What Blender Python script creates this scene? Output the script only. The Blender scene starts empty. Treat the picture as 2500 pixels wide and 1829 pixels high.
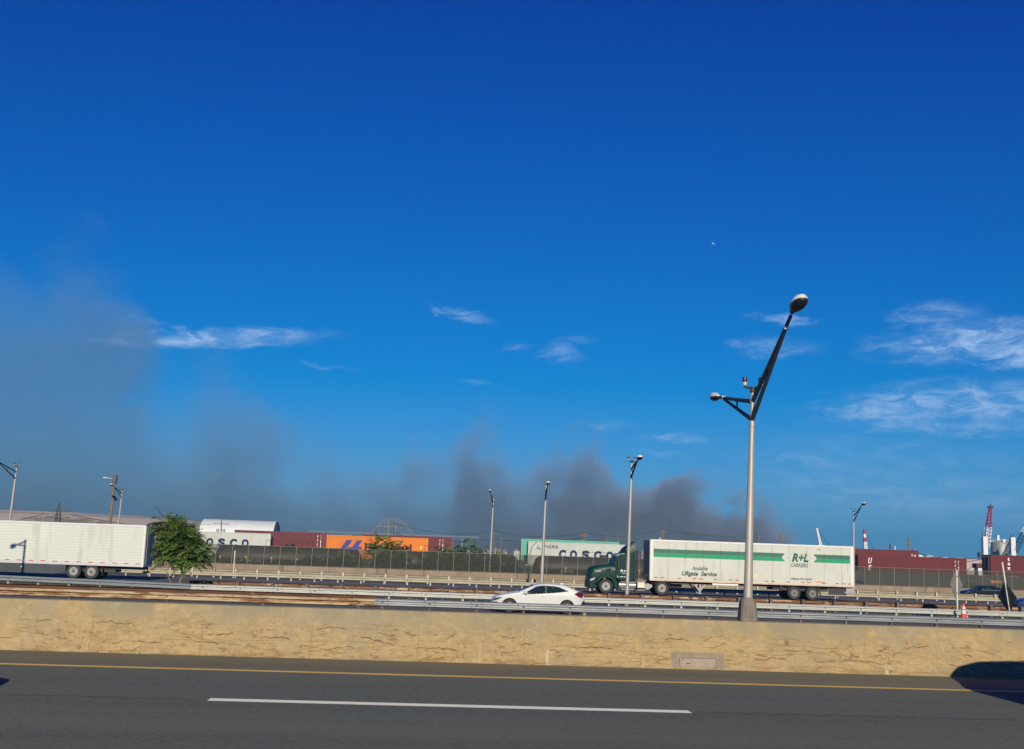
import bpy, bmesh, math, random
from mathutils import Vector, Matrix, noise as mnoise
random.seed(7)
sc = bpy.context.scene
COL = sc.collection
R = math.radians

# ------------------------------------------------------------------ camera
F_PX, CAM_H, YAW, HORIZ, ROLL = 2800.0, 2.5, R(4), 1350.0, 0.035
_r = math.atan(ROLL); _p = math.atan((HORIZ - 914.5) * math.cos(_r) / F_PX)
F0 = Vector((math.sin(YAW), math.cos(YAW), 0)); R0 = Vector((math.cos(YAW), -math.sin(YAW), 0)); Z0 = Vector((0, 0, 1))
CF = F0 * math.cos(_p) + Z0 * math.sin(_p); U0 = -F0 * math.sin(_p) + Z0 * math.cos(_p)
CR = R0 * math.cos(_r) + U0 * math.sin(_r); CU = -R0 * math.sin(_r) + U0 * math.cos(_r)
cam = bpy.data.cameras.new('camera'); cam_o = bpy.data.objects.new('camera', cam); COL.objects.link(cam_o)
cam.sensor_width = 36; cam.lens = F_PX / 2500 * 36; cam.clip_start = .1; cam.clip_end = 30000
m = Matrix((CR, CU, -CF)).transposed().to_4x4(); m.translation = (0, 0, CAM_H); cam_o.matrix_world = m
sc.camera = cam_o

def at(px, py, Y):
    """survey: the point of the plane y = Y seen at a pixel of the 2500 px photo"""
    d = CF + CR * ((px - 1250) / F_PX) - CU * ((py - 914.5) / F_PX)
    return Vector((0, 0, CAM_H)) + d * (Y / d.y)

# ------------------------------------------------------------------ world, sun, exposure
SUN_EL = 23.0
world = bpy.data.worlds.new('World'); sc.world = world; world.use_nodes = True
wn = world.node_tree; bg = wn.nodes['Background']
def wnode(t, **k):
    n = wn.nodes.new(t)
    for a, b in k.items(): setattr(n, a, b)
    return n
def wl(a, b): wn.links.new(a, b)
sky = wnode('ShaderNodeTexSky', sky_type='NISHITA', sun_disc=False, sun_elevation=R(SUN_EL), sun_rotation=R(181), air_density=1.0, dust_density=0.0, ozone_density=10.0)
g1 = wnode('ShaderNodeVectorMath', operation='SUBTRACT'); wl(sky.outputs[0], g1.inputs[0]); g1.inputs[1].default_value = (1.55, .98, 0)
g2 = wnode('ShaderNodeVectorMath', operation='MULTIPLY'); wl(g1.outputs[0], g2.inputs[0]); g2.inputs[1].default_value = (.86, .79, .84)
g3 = wnode('ShaderNodeVectorMath', operation='MAXIMUM'); wl(g2.outputs[0], g3.inputs[0]); g3.inputs[1].default_value = (0, .05, .1)
# thin high clouds, laid out by azimuth and elevation of the view direction
tc = wnode('ShaderNodeTexCoord'); sx = wnode('ShaderNodeSeparateXYZ'); wl(tc.outputs['Generated'], sx.inputs[0])
az = wnode('ShaderNodeMath', operation='ARCTAN2'); wl(sx.outputs[0], az.inputs[0]); wl(sx.outputs[1], az.inputs[1])
el = wnode('ShaderNodeMath', operation='ARCSINE'); wl(sx.outputs[2], el.inputs[0])
ae = wnode('ShaderNodeCombineXYZ'); wl(az.outputs[0], ae.inputs[0]); wl(el.outputs[0], ae.inputs[1])
mp = wnode('ShaderNodeMapping'); wl(ae.outputs[0], mp.inputs[0]); mp.inputs['Scale'].default_value = (24, 70, 1); mp.inputs['Rotation'].default_value = (0, 0, R(-3))
n1 = wnode('ShaderNodeTexNoise'); wl(mp.outputs[0], n1.inputs['Vector']); n1.inputs['Scale'].default_value = 1.5; n1.inputs['Detail'].default_value = 8; n1.inputs['Roughness'].default_value = .64; n1.inputs['Distortion'].default_value = .5
wob = wnode('ShaderNodeVectorMath', operation='MULTIPLY_ADD'); wl(n1.outputs['Color'], wob.inputs[0]); wob.inputs[1].default_value = (.05, .018, 0); wl(ae.outputs[0], wob.inputs[2])
CLOUDS = [  # px, py, half width, half height, strength, tilt
    (530, 826, 275, 24, 1.0, -8), (1130, 768, 85, 16, .55, 8), (1370, 862, 60, 26, .45, 0), (1395, 828, 55, 12, .35, -4),
    (1910, 782, 85, 12, .7, 3), (1900, 850, 110, 26, .4, 0), (1800, 845, 50, 7, .4, 0),
    (2385, 830, 240, 50, .95, -5), (2290, 772, 110, 34, .5, 0), (2490, 870, 110, 36, 1.0, 0), (2320, 858, 70, 14, .9, 3),
    (2360, 980, 310, 54, .85, -3), (2170, 1012, 170, 44, .8, 4), (2300, 1035, 330, 28, .55, 2), (2430, 1000, 110, 14, .85, 0),
    (1650, 1070, 100, 12, .6, -2), (1990, 1122, 120, 26, .5, 3), (1480, 1038, 70, 10, .3, 0), (1900, 1152, 110, 9, .3, 0),
    (1620, 1107, 70, 9, .3, 0), (2250, 1215, 460, 75, .45, 2), (2200, 1120, 400, 70, .22, 0), (800, 895, 90, 7, .2, 3), (1150, 934, 70, 6, .3, 0), (360, 785, 60, 10, .25, 0), (1260, 845, 40, 8, .3, 0)]
acc = None
for (px, py, hw, hh, st, tilt) in CLOUDS:
    d = (at(px, py, 1000) - Vector((0, 0, CAM_H))).normalized()
    a_, e_ = math.atan2(d.x, d.y), math.asin(d.z)
    s_ = wnode('ShaderNodeMapping', vector_type='TEXTURE'); wl(wob.outputs[0], s_.inputs[0])
    s_.inputs['Location'].default_value = (a_ + .025, e_ + .009, 0); s_.inputs['Rotation'].default_value = (0, 0, R(-tilt - 2)); s_.inputs['Scale'].default_value = (hw / F_PX * 1.25, hh / F_PX * 1.25, 1)
    ln = wnode('ShaderNodeVectorMath', operation='LENGTH'); wl(s_.outputs[0], ln.inputs[0])
    mr = wnode('ShaderNodeMapRange', interpolation_type='SMOOTHSTEP'); wl(ln.outputs['Value'], mr.inputs[0])
    mr.inputs[1].default_value = 1; mr.inputs[2].default_value = .1; mr.inputs[3].default_value = 0; mr.inputs[4].default_value = st
    if acc is None: acc = mr.outputs[0]
    else:
        mx = wnode('ShaderNodeMath', operation='MAXIMUM'); wl(acc, mx.inputs[0]); wl(mr.outputs[0], mx.inputs[1]); acc = mx.outputs[0]
dn = wnode('ShaderNodeMapRange', interpolation_type='SMOOTHSTEP'); wl(n1.outputs['Fac'], dn.inputs[0]); dn.inputs[1].default_value = .38; dn.inputs[2].default_value = .64
dn2 = wnode('ShaderNodeMath', operation='MULTIPLY_ADD'); wl(dn.outputs[0], dn2.inputs[0]); dn2.inputs[1].default_value = .78; dn2.inputs[2].default_value = .22
cm = wnode('ShaderNodeMath', operation='MULTIPLY'); wl(acc, cm.inputs[0]); wl(dn2.outputs[0], cm.inputs[1])
cm2 = wnode('ShaderNodeMath', operation='MULTIPLY'); wl(cm.outputs[0], cm2.inputs[0]); cm2.inputs[1].default_value = 1.0
mixc = wnode('ShaderNodeMix', data_type='RGBA'); wl(cm2.outputs[0], mixc.inputs['Factor']); wl(g3.outputs[0], mixc.inputs['A']); mixc.inputs['B'].default_value = (4.0, 5.9, 9.2, 1)
wl(mixc.outputs['Result'], bg.inputs[0]); bg.inputs[1].default_value = .1
sun = bpy.data.lights.new('sun', 'SUN'); sun.energy = 5.0; sun.angle = R(.5); sun.color = (1.0, .88, .70)
so = bpy.data.objects.new('sun', sun); COL.objects.link(so); so.rotation_euler = (R(90 - SUN_EL), 0, R(-1)); so.location = (0, -20, 30)
sc.view_settings.view_transform = 'Standard'; sc.view_settings.look = 'None'; sc.view_settings.exposure = 0; sc.view_settings.gamma = 1
sc.render.engine = 'CYCLES'
cy = sc.cycles; cy.use_denoising = True; cy.max_bounces = 6; cy.diffuse_bounces = 2; cy.glossy_bounces = 3; cy.transmission_bounces = 4; cy.transparent_max_bounces = 12; cy.volume_bounces = 0
cy.volume_max_steps = 256; cy.sample_clamp_indirect = 4; cy.caustics_reflective = False; cy.caustics_refractive = False

# ------------------------------------------------------------------ materials
MATS = {}
def mat(name, c, r=.6, metal=0, c2=None, ns=4, lo=.42, hi=.6, stretch=(1, 1, 1), bump=0, bs=30, c3=None, ns3=1, lo3=.55, hi3=.62, st3=(1, 1, 1), lines=None, coat=0, spec=.5):
    if name in MATS: return MATS[name]
    M = bpy.data.materials.new(name); M.use_nodes = True; MATS[name] = M
    nt = M.node_tree; b = nt.nodes['Principled BSDF']; L = nt.links.new
    def N(t, **k):
        n = nt.nodes.new(t)
        for a_, v in k.items(): setattr(n, a_, v)
        return n
    b.inputs['Roughness'].default_value = r; b.inputs['Metallic'].default_value = metal; b.inputs['Coat Weight'].default_value = coat
    b.inputs['Specular IOR Level'].default_value = spec
    cur = None
    T = N('ShaderNodeTexCoord')
    def noise(scale, st, det=6):
        mp_ = N('ShaderNodeMapping'); mp_.inputs['Scale'].default_value = st; L(T.outputs['Object'], mp_.inputs[0])
        n = N('ShaderNodeTexNoise'); n.inputs['Scale'].default_value = scale; n.inputs['Detail'].default_value = det; n.inputs['Roughness'].default_value = .62; L(mp_.outputs[0], n.inputs['Vector']); return n
    col = N('ShaderNodeRGB'); col.outputs[0].default_value = (*c, 1); cur = col.outputs[0]
    def blend(cur, c2_, fac):
        mx_ = N('ShaderNodeMix', data_type='RGBA'); L(fac, mx_.inputs['Factor']); L(cur, mx_.inputs['A']); mx_.inputs['B'].default_value = (*c2_, 1); return mx_.outputs['Result']
    for (cc, ss, l_, h_, st) in ((c2, ns, lo, hi, stretch), (c3, ns3, lo3, hi3, st3)):
        if cc is None: continue
        n = noise(ss, st); mr_ = N('ShaderNodeMapRange'); L(n.outputs['Fac'], mr_.inputs[0]); mr_.inputs[1].default_value = l_; mr_.inputs[2].default_value = h_
        cur = blend(cur, cc, mr_.outputs[0])
    if lines:  # axis, period, duty, colour
        for (axis, per, duty, lc) in lines:
            s_ = N('ShaderNodeSeparateXYZ'); L(T.outputs['Object'], s_.inputs[0])
            d_ = N('ShaderNodeMath', operation='DIVIDE'); L(s_.outputs[axis], d_.inputs[0]); d_.inputs[1].default_value = per
            f_ = N('ShaderNodeMath', operation='FRACT'); L(d_.outputs[0], f_.inputs[0])
            g_ = N('ShaderNodeMath', operation='LESS_THAN'); L(f_.outputs[0], g_.inputs[0]); g_.inputs[1].default_value = duty
            cur = blend(cur, lc, g_.outputs[0])
    L(cur, b.inputs['Base Color'])
    if bump:
        n = noise(bs, (1, 1, 1), 8); bp = N('ShaderNodeBump'); bp.inputs['Strength'].default_value = bump; bp.inputs['Distance'].default_value = .02; L(n.outputs['Fac'], bp.inputs['Height']); L(bp.outputs[0], b.inputs['Normal'])
    return M
def srgb(r, g, b): return tuple(((v / 255 + .055) / 1.055) ** 2.4 if v > 10 else v / 255 / 12.92 for v in (r, g, b))

# ------------------------------------------------------------------ mesh helpers
class MB:
    def __init__(s): s.v = []; s.f = []; s.m = []; s.mi = 0
    def add(s, vs, fs):
        o = len(s.v); s.v += [tuple(v) for v in vs]; s.f += [tuple(i + o for i in f) for f in fs]; s.m += [s.mi] * len(fs); return s
    def box(s, x0, x1, y0, y1, z0, z1):
        return s.add([(x0, y0, z0), (x1, y0, z0), (x1, y1, z0), (x0, y1, z0), (x0, y0, z1), (x1, y0, z1), (x1, y1, z1), (x0, y1, z1)],
                     [(3, 2, 1, 0), (4, 5, 6, 7), (0, 1, 5, 4), (1, 2, 6, 5), (2, 3, 7, 6), (3, 0, 4, 7)])
    def tube(s, pts, rad, n=10, cap=True):
        pts = [Vector(p) for p in pts]; rad = rad if isinstance(rad, (list, tuple)) else [rad] * len(pts)
        vs = []; fs = []; up = None
        for i, p in enumerate(pts):
            t = (pts[min(i + 1, len(pts) - 1)] - pts[max(i - 1, 0)]).normalized()
            if up is None: up = t.orthogonal().normalized()
            up = (up - t * up.dot(t)).normalized(); w_ = t.cross(up)
            vs += [p + (up * math.cos(6.28318 * k / n) + w_ * math.sin(6.28318 * k / n)) * rad[i] for k in range(n)]
        for i in range(len(pts) - 1):
            for k in range(n): fs.append((i * n + k, i * n + (k + 1) % n, (i + 1) * n + (k + 1) % n, (i + 1) * n + k))
        if cap: fs.append(tuple(range(n))[::-1]); fs.append(tuple((len(pts) - 1) * n + k for k in range(n)))
        return s.add(vs, fs)
    def prism(s, poly, y0, y1):  # poly in x,z, extruded along y
        n = len(poly); a = sum(poly[i][0] * poly[(i + 1) % n][1] - poly[(i + 1) % n][0] * poly[i][1] for i in range(n))
        if a < 0: poly = poly[::-1]
        return s.add([(x, y0, z) for x, z in poly] + [(x, y1, z) for x, z in poly],
                     [tuple(range(n)), tuple(range(n, 2 * n))[::-1]] + [(i, n + i, n + (i + 1) % n, (i + 1) % n) for i in range(n)])
    def prism_x(s, poly, x0, x1):  # poly in y,z along x
        n = len(poly)
        return s.add([(x0, y, z) for y, z in poly] + [(x1, y, z) for y, z in poly],
                     [tuple(range(n)), tuple(range(n, 2 * n))[::-1]] + [(i, n + i, n + (i + 1) % n, (i + 1) % n) for i in range(n)])
    def loft(s, rings, closed=True, cap=True):
        n = len(rings[0]); vs = [v for r_ in rings for v in r_]; fs = []
        for i in range(len(rings) - 1):
            for k in range(n if closed else n - 1): fs.append((i * n + k, i * n + (k + 1) % n, (i + 1) * n + (k + 1) % n, (i + 1) * n + k))
        if cap and closed: fs.append(tuple(range(n))[::-1]); fs.append(tuple((len(rings) - 1) * n + k for k in range(n)))
        return s.add(vs, fs)
    def lathe_y(s, prof, cx, cz, y, n=28, sgn=1):  # profile (r, dy) about an axis along y
        rings = [[(cx + r_ * math.cos(6.28318 * k / n), y + dy * sgn, cz + r_ * math.sin(6.28318 * k / n)) for k in range(n)] for r_, dy in prof]
        return s.loft(rings, True, True)
    def lathe_z(s, prof, cx, cy_, n=28):
        rings = [[(cx + r_ * math.cos(6.28318 * k / n), cy_ + r_ * math.sin(6.28318 * k / n), z) for k in range(n)] for r_, z in prof]
        return s.loft(rings, True, True)
    def build(s, name, mats, parent=None, smooth=False, bevel=0, fixn=True):
        me = bpy.data.meshes.new(name); me.from_pydata(s.v, [], s.f)
        mats = mats if isinstance(mats, (list, tuple)) else [mats]
        for m_ in mats: me.materials.append(m_)
        if len(mats) > 1: me.polygons.foreach_set('material_index', s.m)
        if fixn:
            bm = bmesh.new(); bm.from_mesh(me); bmesh.ops.recalc_face_normals(bm, faces=bm.faces); bm.to_mesh(me); bm.free()
        if smooth:
            me.polygons.foreach_set('use_smooth', [True] * len(me.polygons)); me.update()
            if smooth != 'all': me.set_sharp_from_angle(angle=R(40))
        o = bpy.data.objects.new(name, me); COL.objects.link(o)
        if parent: o.parent = parent
        if bevel:
            b = o.modifiers.new('bevel', 'BEVEL'); b.width = bevel; b.segments = 2; b.limit_method = 'ANGLE'
        return o
def tag(o, label=None, cat=None, group=None, kind=None):
    if label: o['label'] = label
    if cat: o['category'] = cat
    if group: o['group'] = group
    if kind: o['kind'] = kind
    return o
def thing(name, label, cat, loc=(0, 0, 0), rz=0, group=None):
    o = bpy.data.objects.new(name, None); COL.objects.link(o); o.location = loc; o.rotation_euler = (0, 0, rz); o.empty_display_size = .3
    return tag(o, label, cat, group)
def text(name, s, parent, M, x, y, z, h, w=None, shear=0, bold=0, vertical=False, align='LEFT', ext=.002):
    """lettering in the x-z plane, read from -y; h is the capital height"""
    cu = bpy.data.curves.new('t', 'FONT'); cu.body = '\n'.join(s) if vertical else s; cu.size = 1; cu.shear = shear; cu.offset = bold; cu.extrude = 0
    if vertical: cu.align_x = 'CENTER'; cu.space_line = .78
    cu.resolution_u = 3
    to = bpy.data.objects.new('t', cu); COL.objects.link(to); bpy.context.view_layer.update()
    me = bpy.data.meshes.new_from_object(to.evaluated_get(bpy.context.evaluated_depsgraph_get())); bpy.data.objects.remove(to); bpy.data.curves.remove(cu)
    k = h / .69
    vs = [v.co.copy() for v in me.vertices]
    x0 = min(v.x for v in vs); x1 = max(v.x for v in vs); kx = k if w is None else w / (x1 - x0)
    off = -x0 if align == 'LEFT' else -(x0 + x1) / 2
    for v in me.vertices: v.co = Vector(((v.co.x + off) * kx + x, y, v.co.y * k + z))
    me.materials.clear(); me.materials.append(M); me.name = name
    o = bpy.data.objects.new(name, me); COL.objects.link(o); o.parent = parent
    if ext:
        sd = o.modifiers.new('solid', 'SOLIDIFY'); sd.thickness = ext
    return o
def children(o): return [c for c in bpy.data.objects if c.parent == o]
def copy_tree(o, parent=None):
    c = o.copy(); COL.objects.link(c)
    if parent: c.parent = parent
    for ch in children(o): copy_tree(ch, c)
    return c

# ------------------------------------------------------------------ the ground
asph = dict(r=.85, bump=.6, bs=22, spec=.3)
m_road = mat('asphalt', (.128, .138, .100), c2=(.098, .106, .080), ns=.5, lo=.35, hi=.65, stretch=(.03, 1, 1), c3=(.19, .195, .155), ns3=9, lo3=.46, hi3=.8, **asph)
m_shld = mat('shoulder_asphalt', (.185, .17, .105), c2=(.15, .142, .09), ns=.5, stretch=(.15, 1, 1), c3=(.215, .195, .125), ns3=22, lo3=.56, hi3=.8, **asph)
m_far = mat('far_asphalt', (.13, .128, .105), c2=(.105, .103, .088), ns=.4, stretch=(.1, 1, 1), **asph)
m_yel = mat('yellow_paint', (.80, .54, .11), .7, c2=(.58, .40, .12), ns=3, lo=.45, hi=.7, stretch=(.3, 4, 1), c3=(.22, .17, .09), ns3=9, lo3=.66, hi3=.74)
m_wht = mat('white_road_paint', (.95, .94, .70), .7, c2=(.85, .83, .74), ns=4, lo=.5, hi=.75)
m_soil = mat('earth', (.10, .085, .06), .95, c2=(.07, .075, .04), ns=.2, bump=.5, bs=2)
def sheet(name, x0, x1, rows, M):  # rows of (y, z)
    b = MB(); n = len(rows)
    b.add([(x, y, z) for (y, z) in rows for x in (x0, x1)], [(2 * i, 2 * i + 1, 2 * i + 3, 2 * i + 2) for i in range(n - 1)])
    o = b.build(name, M, fixn=False); return tag(o, kind='structure')
sheet('ground', -6000, 6000, [(-300, -.9), (27, -.9), (139, -1.0), (9000, -1.0)], m_soil)
sheet('road', -300, 300, [(-12, 0), (23.62, 0)], m_road)
sheet('road_shoulder', -300, 300, [(23.62, 0), (26.9, 0.0)], m_shld)
sheet('collector_road', -300, 300, [(27.5, -.36), (61, -.36)], m_far)
m_grass_soil = mat('verge_soil', (.05, .06, .02), .95, c2=(.09, .08, .045), ns=1.5)
sheet('median', -300, 300, [(61, -.34), (66.6, -.30)], m_grass_soil)
sheet('truck_road', -300, 300, [(66.6, -.30), (92, -.28), (96, -.55), (137.9, -.55)], m_far)
sheet('median', -300, -12.2, [(58, -.352), (66.8, -.292), (75, -.285)], m_grass_soil)
m_ballast = mat('ballast', (.16, .15, .14), .95, c2=(.1, .095, .09), ns=3, bump=.6, bs=8)
sheet('railway_bed', -300, 300, [(138.2, -.7), (175, -.7)], m_ballast)
def strip(name, x0, x1, y0, y1, z, M, rag=0, kind='structure'):
    b = MB(); n = max(2, int((x1 - x0) / .25)); top = []; bot = []
    for i in range(n + 1):
        x = x0 + (x1 - x0) * i / n; k = rag * (mnoise.noise(Vector((x * 3, y0, 0)))); k2 = rag * (mnoise.noise(Vector((x * 3, y0 + 9, 0))))
        top.append((x, y1 + k, z)); bot.append((x, y0 + k2, z))
    b.loft([bot, top], closed=False); return tag(b.build(name, M, fixn=False), kind=kind)
strip('edge_line', -60, 60, 23.69, 23.94, .004, m_yel, .018)
for i, x0 in enumerate((-3.35 - 15.2, -3.35, 11.9, 27)):
    strip('lane_dash', x0, x0 + 7.85, 19.18, 19.50, .004, m_wht, .012)
m_joint = mat('joint_tar', (.06, .058, .056), .7)
strip('road_joint', 4.6, 40, 19.33, 19.355, .004, m_joint, .006)
strip('road_joint', -40, -3.6, 19.33, 19.355, .004, m_joint, .006)
strip('edge_line', -200, 200, 88.9 + 3.0, 89.05 + 3.0, -.272, m_wht)
strip('edge_line', -200, 200, 30.2, 30.4, -.356, m_wht)

# grass on the median
m_grass = mat('grass_blade', (.055, .085, .02), .8, c2=(.10, .11, .035), ns=1.2)
b = MB()
for i in range(15000):
    x = random.uniform(-30, 40); y = random.uniform(61.0, 66.3)
    if i > 9000: x = random.uniform(-34, -12.4); y = random.uniform(58.5, 74)
    if mnoise.noise(Vector((x * .35, y * .6, 3))) < -.28: continue
    h = random.uniform(.05, .2) * (1.1 + mnoise.noise(Vector((x * .5, y, 1)))); a = random.uniform(0, 3.14); w_ = .035; z = -.34
    dx, dy = math.cos(a) * w_, math.sin(a) * w_; l_ = random.uniform(-.08, .08)
    b.add([(x - dx, y - dy, z), (x + dx, y + dy, z), (x + l_, y + l_, z + h)], [(0, 1, 2)])
tag(b.build('grass', m_grass, fixn=False), 'short dark green grass on the strip between the two guardrails', 'grass', kind='stuff')

# ------------------------------------------------------------------ concrete median barrier
def barrier_material():
    M = bpy.data.materials.new('barrier_concrete'); M.use_nodes = True; nt = M.node_tree; L = nt.links.new; b = nt.nodes['Principled BSDF']
    b.inputs['Roughness'].default_value = .9; b.inputs['Specular IOR Level'].default_value = .25
    def N(t, **k):
        n = nt.nodes.new(t)
        for a_, v in k.items(): setattr(n, a_, v)
        return n
    T = N('ShaderNodeTexCoord'); P = T.outputs['Object']
    def noise(scale, st=(1, 1, 1), det=7, rough=.6, off=(0, 0, 0)):
        mp_ = N('ShaderNodeMapping'); mp_.inputs['Scale'].default_value = st; mp_.inputs['Location'].default_value = off; L(P, mp_.inputs[0])
        n = N('ShaderNodeTexNoise'); n.inputs['Scale'].default_value = scale; n.inputs['Detail'].default_value = det; n.inputs['Roughness'].default_value = rough; L(mp_.outputs[0], n.inputs['Vector']); return n
    def ramp(o, a, b_, c=0, d=1, smooth=False):
        n = N('ShaderNodeMapRange'); L(o, n.inputs[0]); n.inputs[1].default_value = a; n.inputs[2].default_value = b_; n.inputs[3].default_value = c; n.inputs[4].default_value = d
        if smooth: n.interpolation_type = 'SMOOTHSTEP'
        return n.outputs[0]
    def mix(a, c, f):
        n = N('ShaderNodeMix', data_type='RGBA'); L(f, n.inputs['Factor']); L(a, n.inputs['A']); n.inputs['B'].default_value = (*c, 1); return n.outputs['Result']
    def mul(a, c):
        n = N('ShaderNodeMath', operation='MULTIPLY'); L(a, n.inputs[0])
        if hasattr(c, 'links'): L(c, n.inputs[1])
        else: n.inputs[1].default_value = c
        return n.outputs[0]
    sxyz = N('ShaderNodeSeparateXYZ'); L(P, sxyz.inputs[0]); Z = sxyz.outputs[2]; X = sxyz.outputs[0]
    base = N('ShaderNodeRGB'); base.outputs[0].default_value = (.375, .275, .130, 1); cur = base.outputs[0]
    cur = mix(cur, (0.418, 0.317, 0.160), ramp(noise(1.6, (1, 1, 1.4)).outputs['Fac'], .45, .7))
    cur = mix(cur, (0.297, 0.216, 0.097), ramp(noise(5, (.6, 1, 1.2)).outputs['Fac'], .48, .72, 0, .7))
    cur = mix(cur, (0.306, 0.253, 0.152), ramp(noise(.9, (1, 1, 1), off=(1, 8, 4)).outputs['Fac'], .46, .62, 0, .85))
    cur = mix(cur, (0.251, 0.202, 0.114), ramp(noise(2.4, (1, 1, 1), 8, .7, off=(7, 2, 4)).outputs['Fac'], .52, .68, 0, .7))
    cur = mix(cur, (.44, .33, .165), ramp(noise(7, (.8, 1, 1), 5, .7, off=(2, 2, 9)).outputs['Fac'], .52, .62, 0, .7))
    cur = mix(cur, (.255, .195, .105), ramp(noise(11, (.6, 1, 1), 5, .7, off=(9, 2, 1)).outputs['Fac'], .54, .66, 0, .6))
    # grey weathering on the upper part
    up = ramp(Z, .45, 1.05, 0, 1, True)
    cur = mix(cur, (0.255, 0.225, 0.143), mul(ramp(noise(1.1, (1, 1, .7), off=(3, 1, 7)).outputs['Fac'], .40, .58), up))
    cur = mix(cur, (0.306, 0.267, 0.172), mul(ramp(noise(2.8, (1, 1, .25), off=(8, 1, 2)).outputs['Fac'], .5, .72), up))
    # damp brown foot
    low = ramp(Z, .22, .0, 0, 1, True)
    cur = mix(cur, (0.251, 0.170, 0.075), mul(ramp(noise(4, (.5, 1, 2.2), off=(1, 4, 2)).outputs['Fac'], .46, .62), low))
    # long, mostly level cracks and spalls
    wob_ = noise(2.2, (1, 1, 1), 5); dd = N('ShaderNodeVectorMath', operation='MULTIPLY_ADD'); L(wob_.outputs['Color'], dd.inputs[0]); dd.inputs[1].default_value = (.30, 0, .09); L(P, dd.inputs[2])
    def cracks(sx_, sz_, wid, off):
        mp_ = N('ShaderNodeMapping'); mp_.inputs['Scale'].default_value = (sx_, 0, sz_); mp_.inputs['Location'].default_value = off; L(dd.outputs[0], mp_.inputs[0])
        v = N('ShaderNodeTexVoronoi', feature='DISTANCE_TO_EDGE'); v.inputs['Scale'].default_value = 1; L(mp_.outputs[0], v.inputs['Vector'])
        return ramp(v.outputs['Distance'], wid, wid * .3)
    band = ramp(Z, .88, .66, 0, 1, True)
    where = mul(ramp(noise(.8, (1, 1, .6), off=(4, 2, 9)).outputs['Fac'], .45, .57), band)
    where2 = mul(ramp(noise(1.9, (1, 1, 1.3), off=(2, 7, 5)).outputs['Fac'], .5, .6), band)
    where3 = mul(ramp(noise(.7, (1, 1, 1), off=(5, 5, 1)).outputs['Fac'], .44, .56), band)
    c_a = mul(cracks(.22, 3.2, .018, (0, 0, .35)), where); c_b = mul(cracks(1.0, 8.5, .045, (3, 0, 1)), where2)
    sp = mul(mul(ramp(noise(9, (.5, 1, 1.3), 5, .7, (6, 3, 3)).outputs['Fac'], .57, .61), where3), .9)
    # long level cracks that wander up and down
    for zi, o1, wd, lo_ in ((.27, 2.0, .011, .49), (.43, 7.7, .014, .525), (.60, 13.1, .012, .52), (.76, 21.4, .008, .56)):
        wa = noise(.7, (1, 0, 0), 9, .68, (o1, o1 * 3, 0)); mA = N('ShaderNodeMath', operation='MULTIPLY_ADD'); L(wa.outputs['Fac'], mA.inputs[0]); mA.inputs[1].default_value = -.60; L(Z, mA.inputs[2])
        mB = N('ShaderNodeMath', operation='ADD'); L(mA.outputs[0], mB.inputs[0]); mB.inputs[1].default_value = .30 - zi
        mC = N('ShaderNodeMath', operation='ABSOLUTE'); L(mB.outputs[0], mC.inputs[0])
        wv = ramp(noise(6, (1, 0, 0), 3, .6, (o1, 1, 0)).outputs['Fac'], .35, .65, wd * .35, wd * 1.5)
        mD = N('ShaderNodeMath', operation='DIVIDE'); L(mC.outputs[0], mD.inputs[0]); L(wv, mD.inputs[1])
        seg = mul(ramp(mD.outputs[0], 1.15, .75), ramp(noise(.8, (1, 0, 0), 4, .6, (o1 * 2, 5, 0)).outputs['Fac'], lo_, lo_ + .05))
        cur = mix(cur, (.135, .075, .03), mul(seg, .92))
    cur = mix(cur, (.17, .095, .035), mul(c_a, .35)); cur = mix(cur, (.18, .105, .045), mul(c_b, .8)); cur = mix(cur, (0.232, 0.140, 0.054), sp)
    spk = mul(mul(ramp(noise(21, (.7, 1, 1), 3, .6, (4, 4, 4)).outputs['Fac'], .62, .68), ramp(noise(.6, (1, 1, 1), 3, .5, (8, 8, 3)).outputs['Fac'], .44, .58)), band)
    cur = mix(cur, (.16, .10, .045), mul(spk, .8))
    # vertical cold joints and lime streaks
    d_ = N('ShaderNodeMath', operation='MULTIPLY_ADD'); L(X, d_.inputs[0]); d_.inputs[1].default_value = 1 / 2.43; L(mul(noise(3).outputs['Fac'], .05), d_.inputs[2])
    f_ = N('ShaderNodeMath', operation='FRACT'); L(d_.outputs[0], f_.inputs[0])
    cur = mix(cur, (0.269, 0.193, 0.097), mul(mul(ramp(f_.outputs[0], .016, .006), ramp(noise(1.3, off=(9, 9, 9)).outputs['Fac'], .42, .58)), band))
    lime = mul(ramp(noise(1.15, (1.6, 1, .0), 2, .5, (12.3, 0, 0)).outputs['Fac'], .66, .72), mul(ramp(noise(5, (2.5, 1, .8)).outputs['Fac'], .44, .6), ramp(Z, .52, .3)))
    cur = mix(cur, (0.575, 0.551, 0.455), mul(lime, .8))
    # fine grain
    cur = mix(cur, (0.538, 0.413, 0.220), ramp(noise(38, (1, 1, 1), 3).outputs['Fac'], .6, .8, 0, .4))
    L(cur, b.inputs['Base Color'])
    bp = N('ShaderNodeBump'); bp.inputs['Strength'].default_value = .5; bp.inputs['Distance'].default_value = .015
    hsum = N('ShaderNodeMath', operation='SUBTRACT'); L(noise(14).outputs['Fac'], hsum.inputs[0]); L(c_a, hsum.inputs[1]); L(hsum.outputs[0], bp.inputs['Height']); L(bp.outputs[0], b.inputs['Normal'])
    return M
m_barrier = barrier_material()
BAR = [(26.70, -.9), (26.70, .0), (26.715, .03), (27.02, 1.085), (27.045, 1.1), (27.42, 1.1), (27.44, 1.08), (27.72, -.9)]
b = MB()
for k in range(-4, 5):
    b.prism_x(BAR, k * 24.4 - 9.997, k * 24.4 + 14.397)
bar = b.build('median_barrier', m_barrier, fixn=True)
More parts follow.
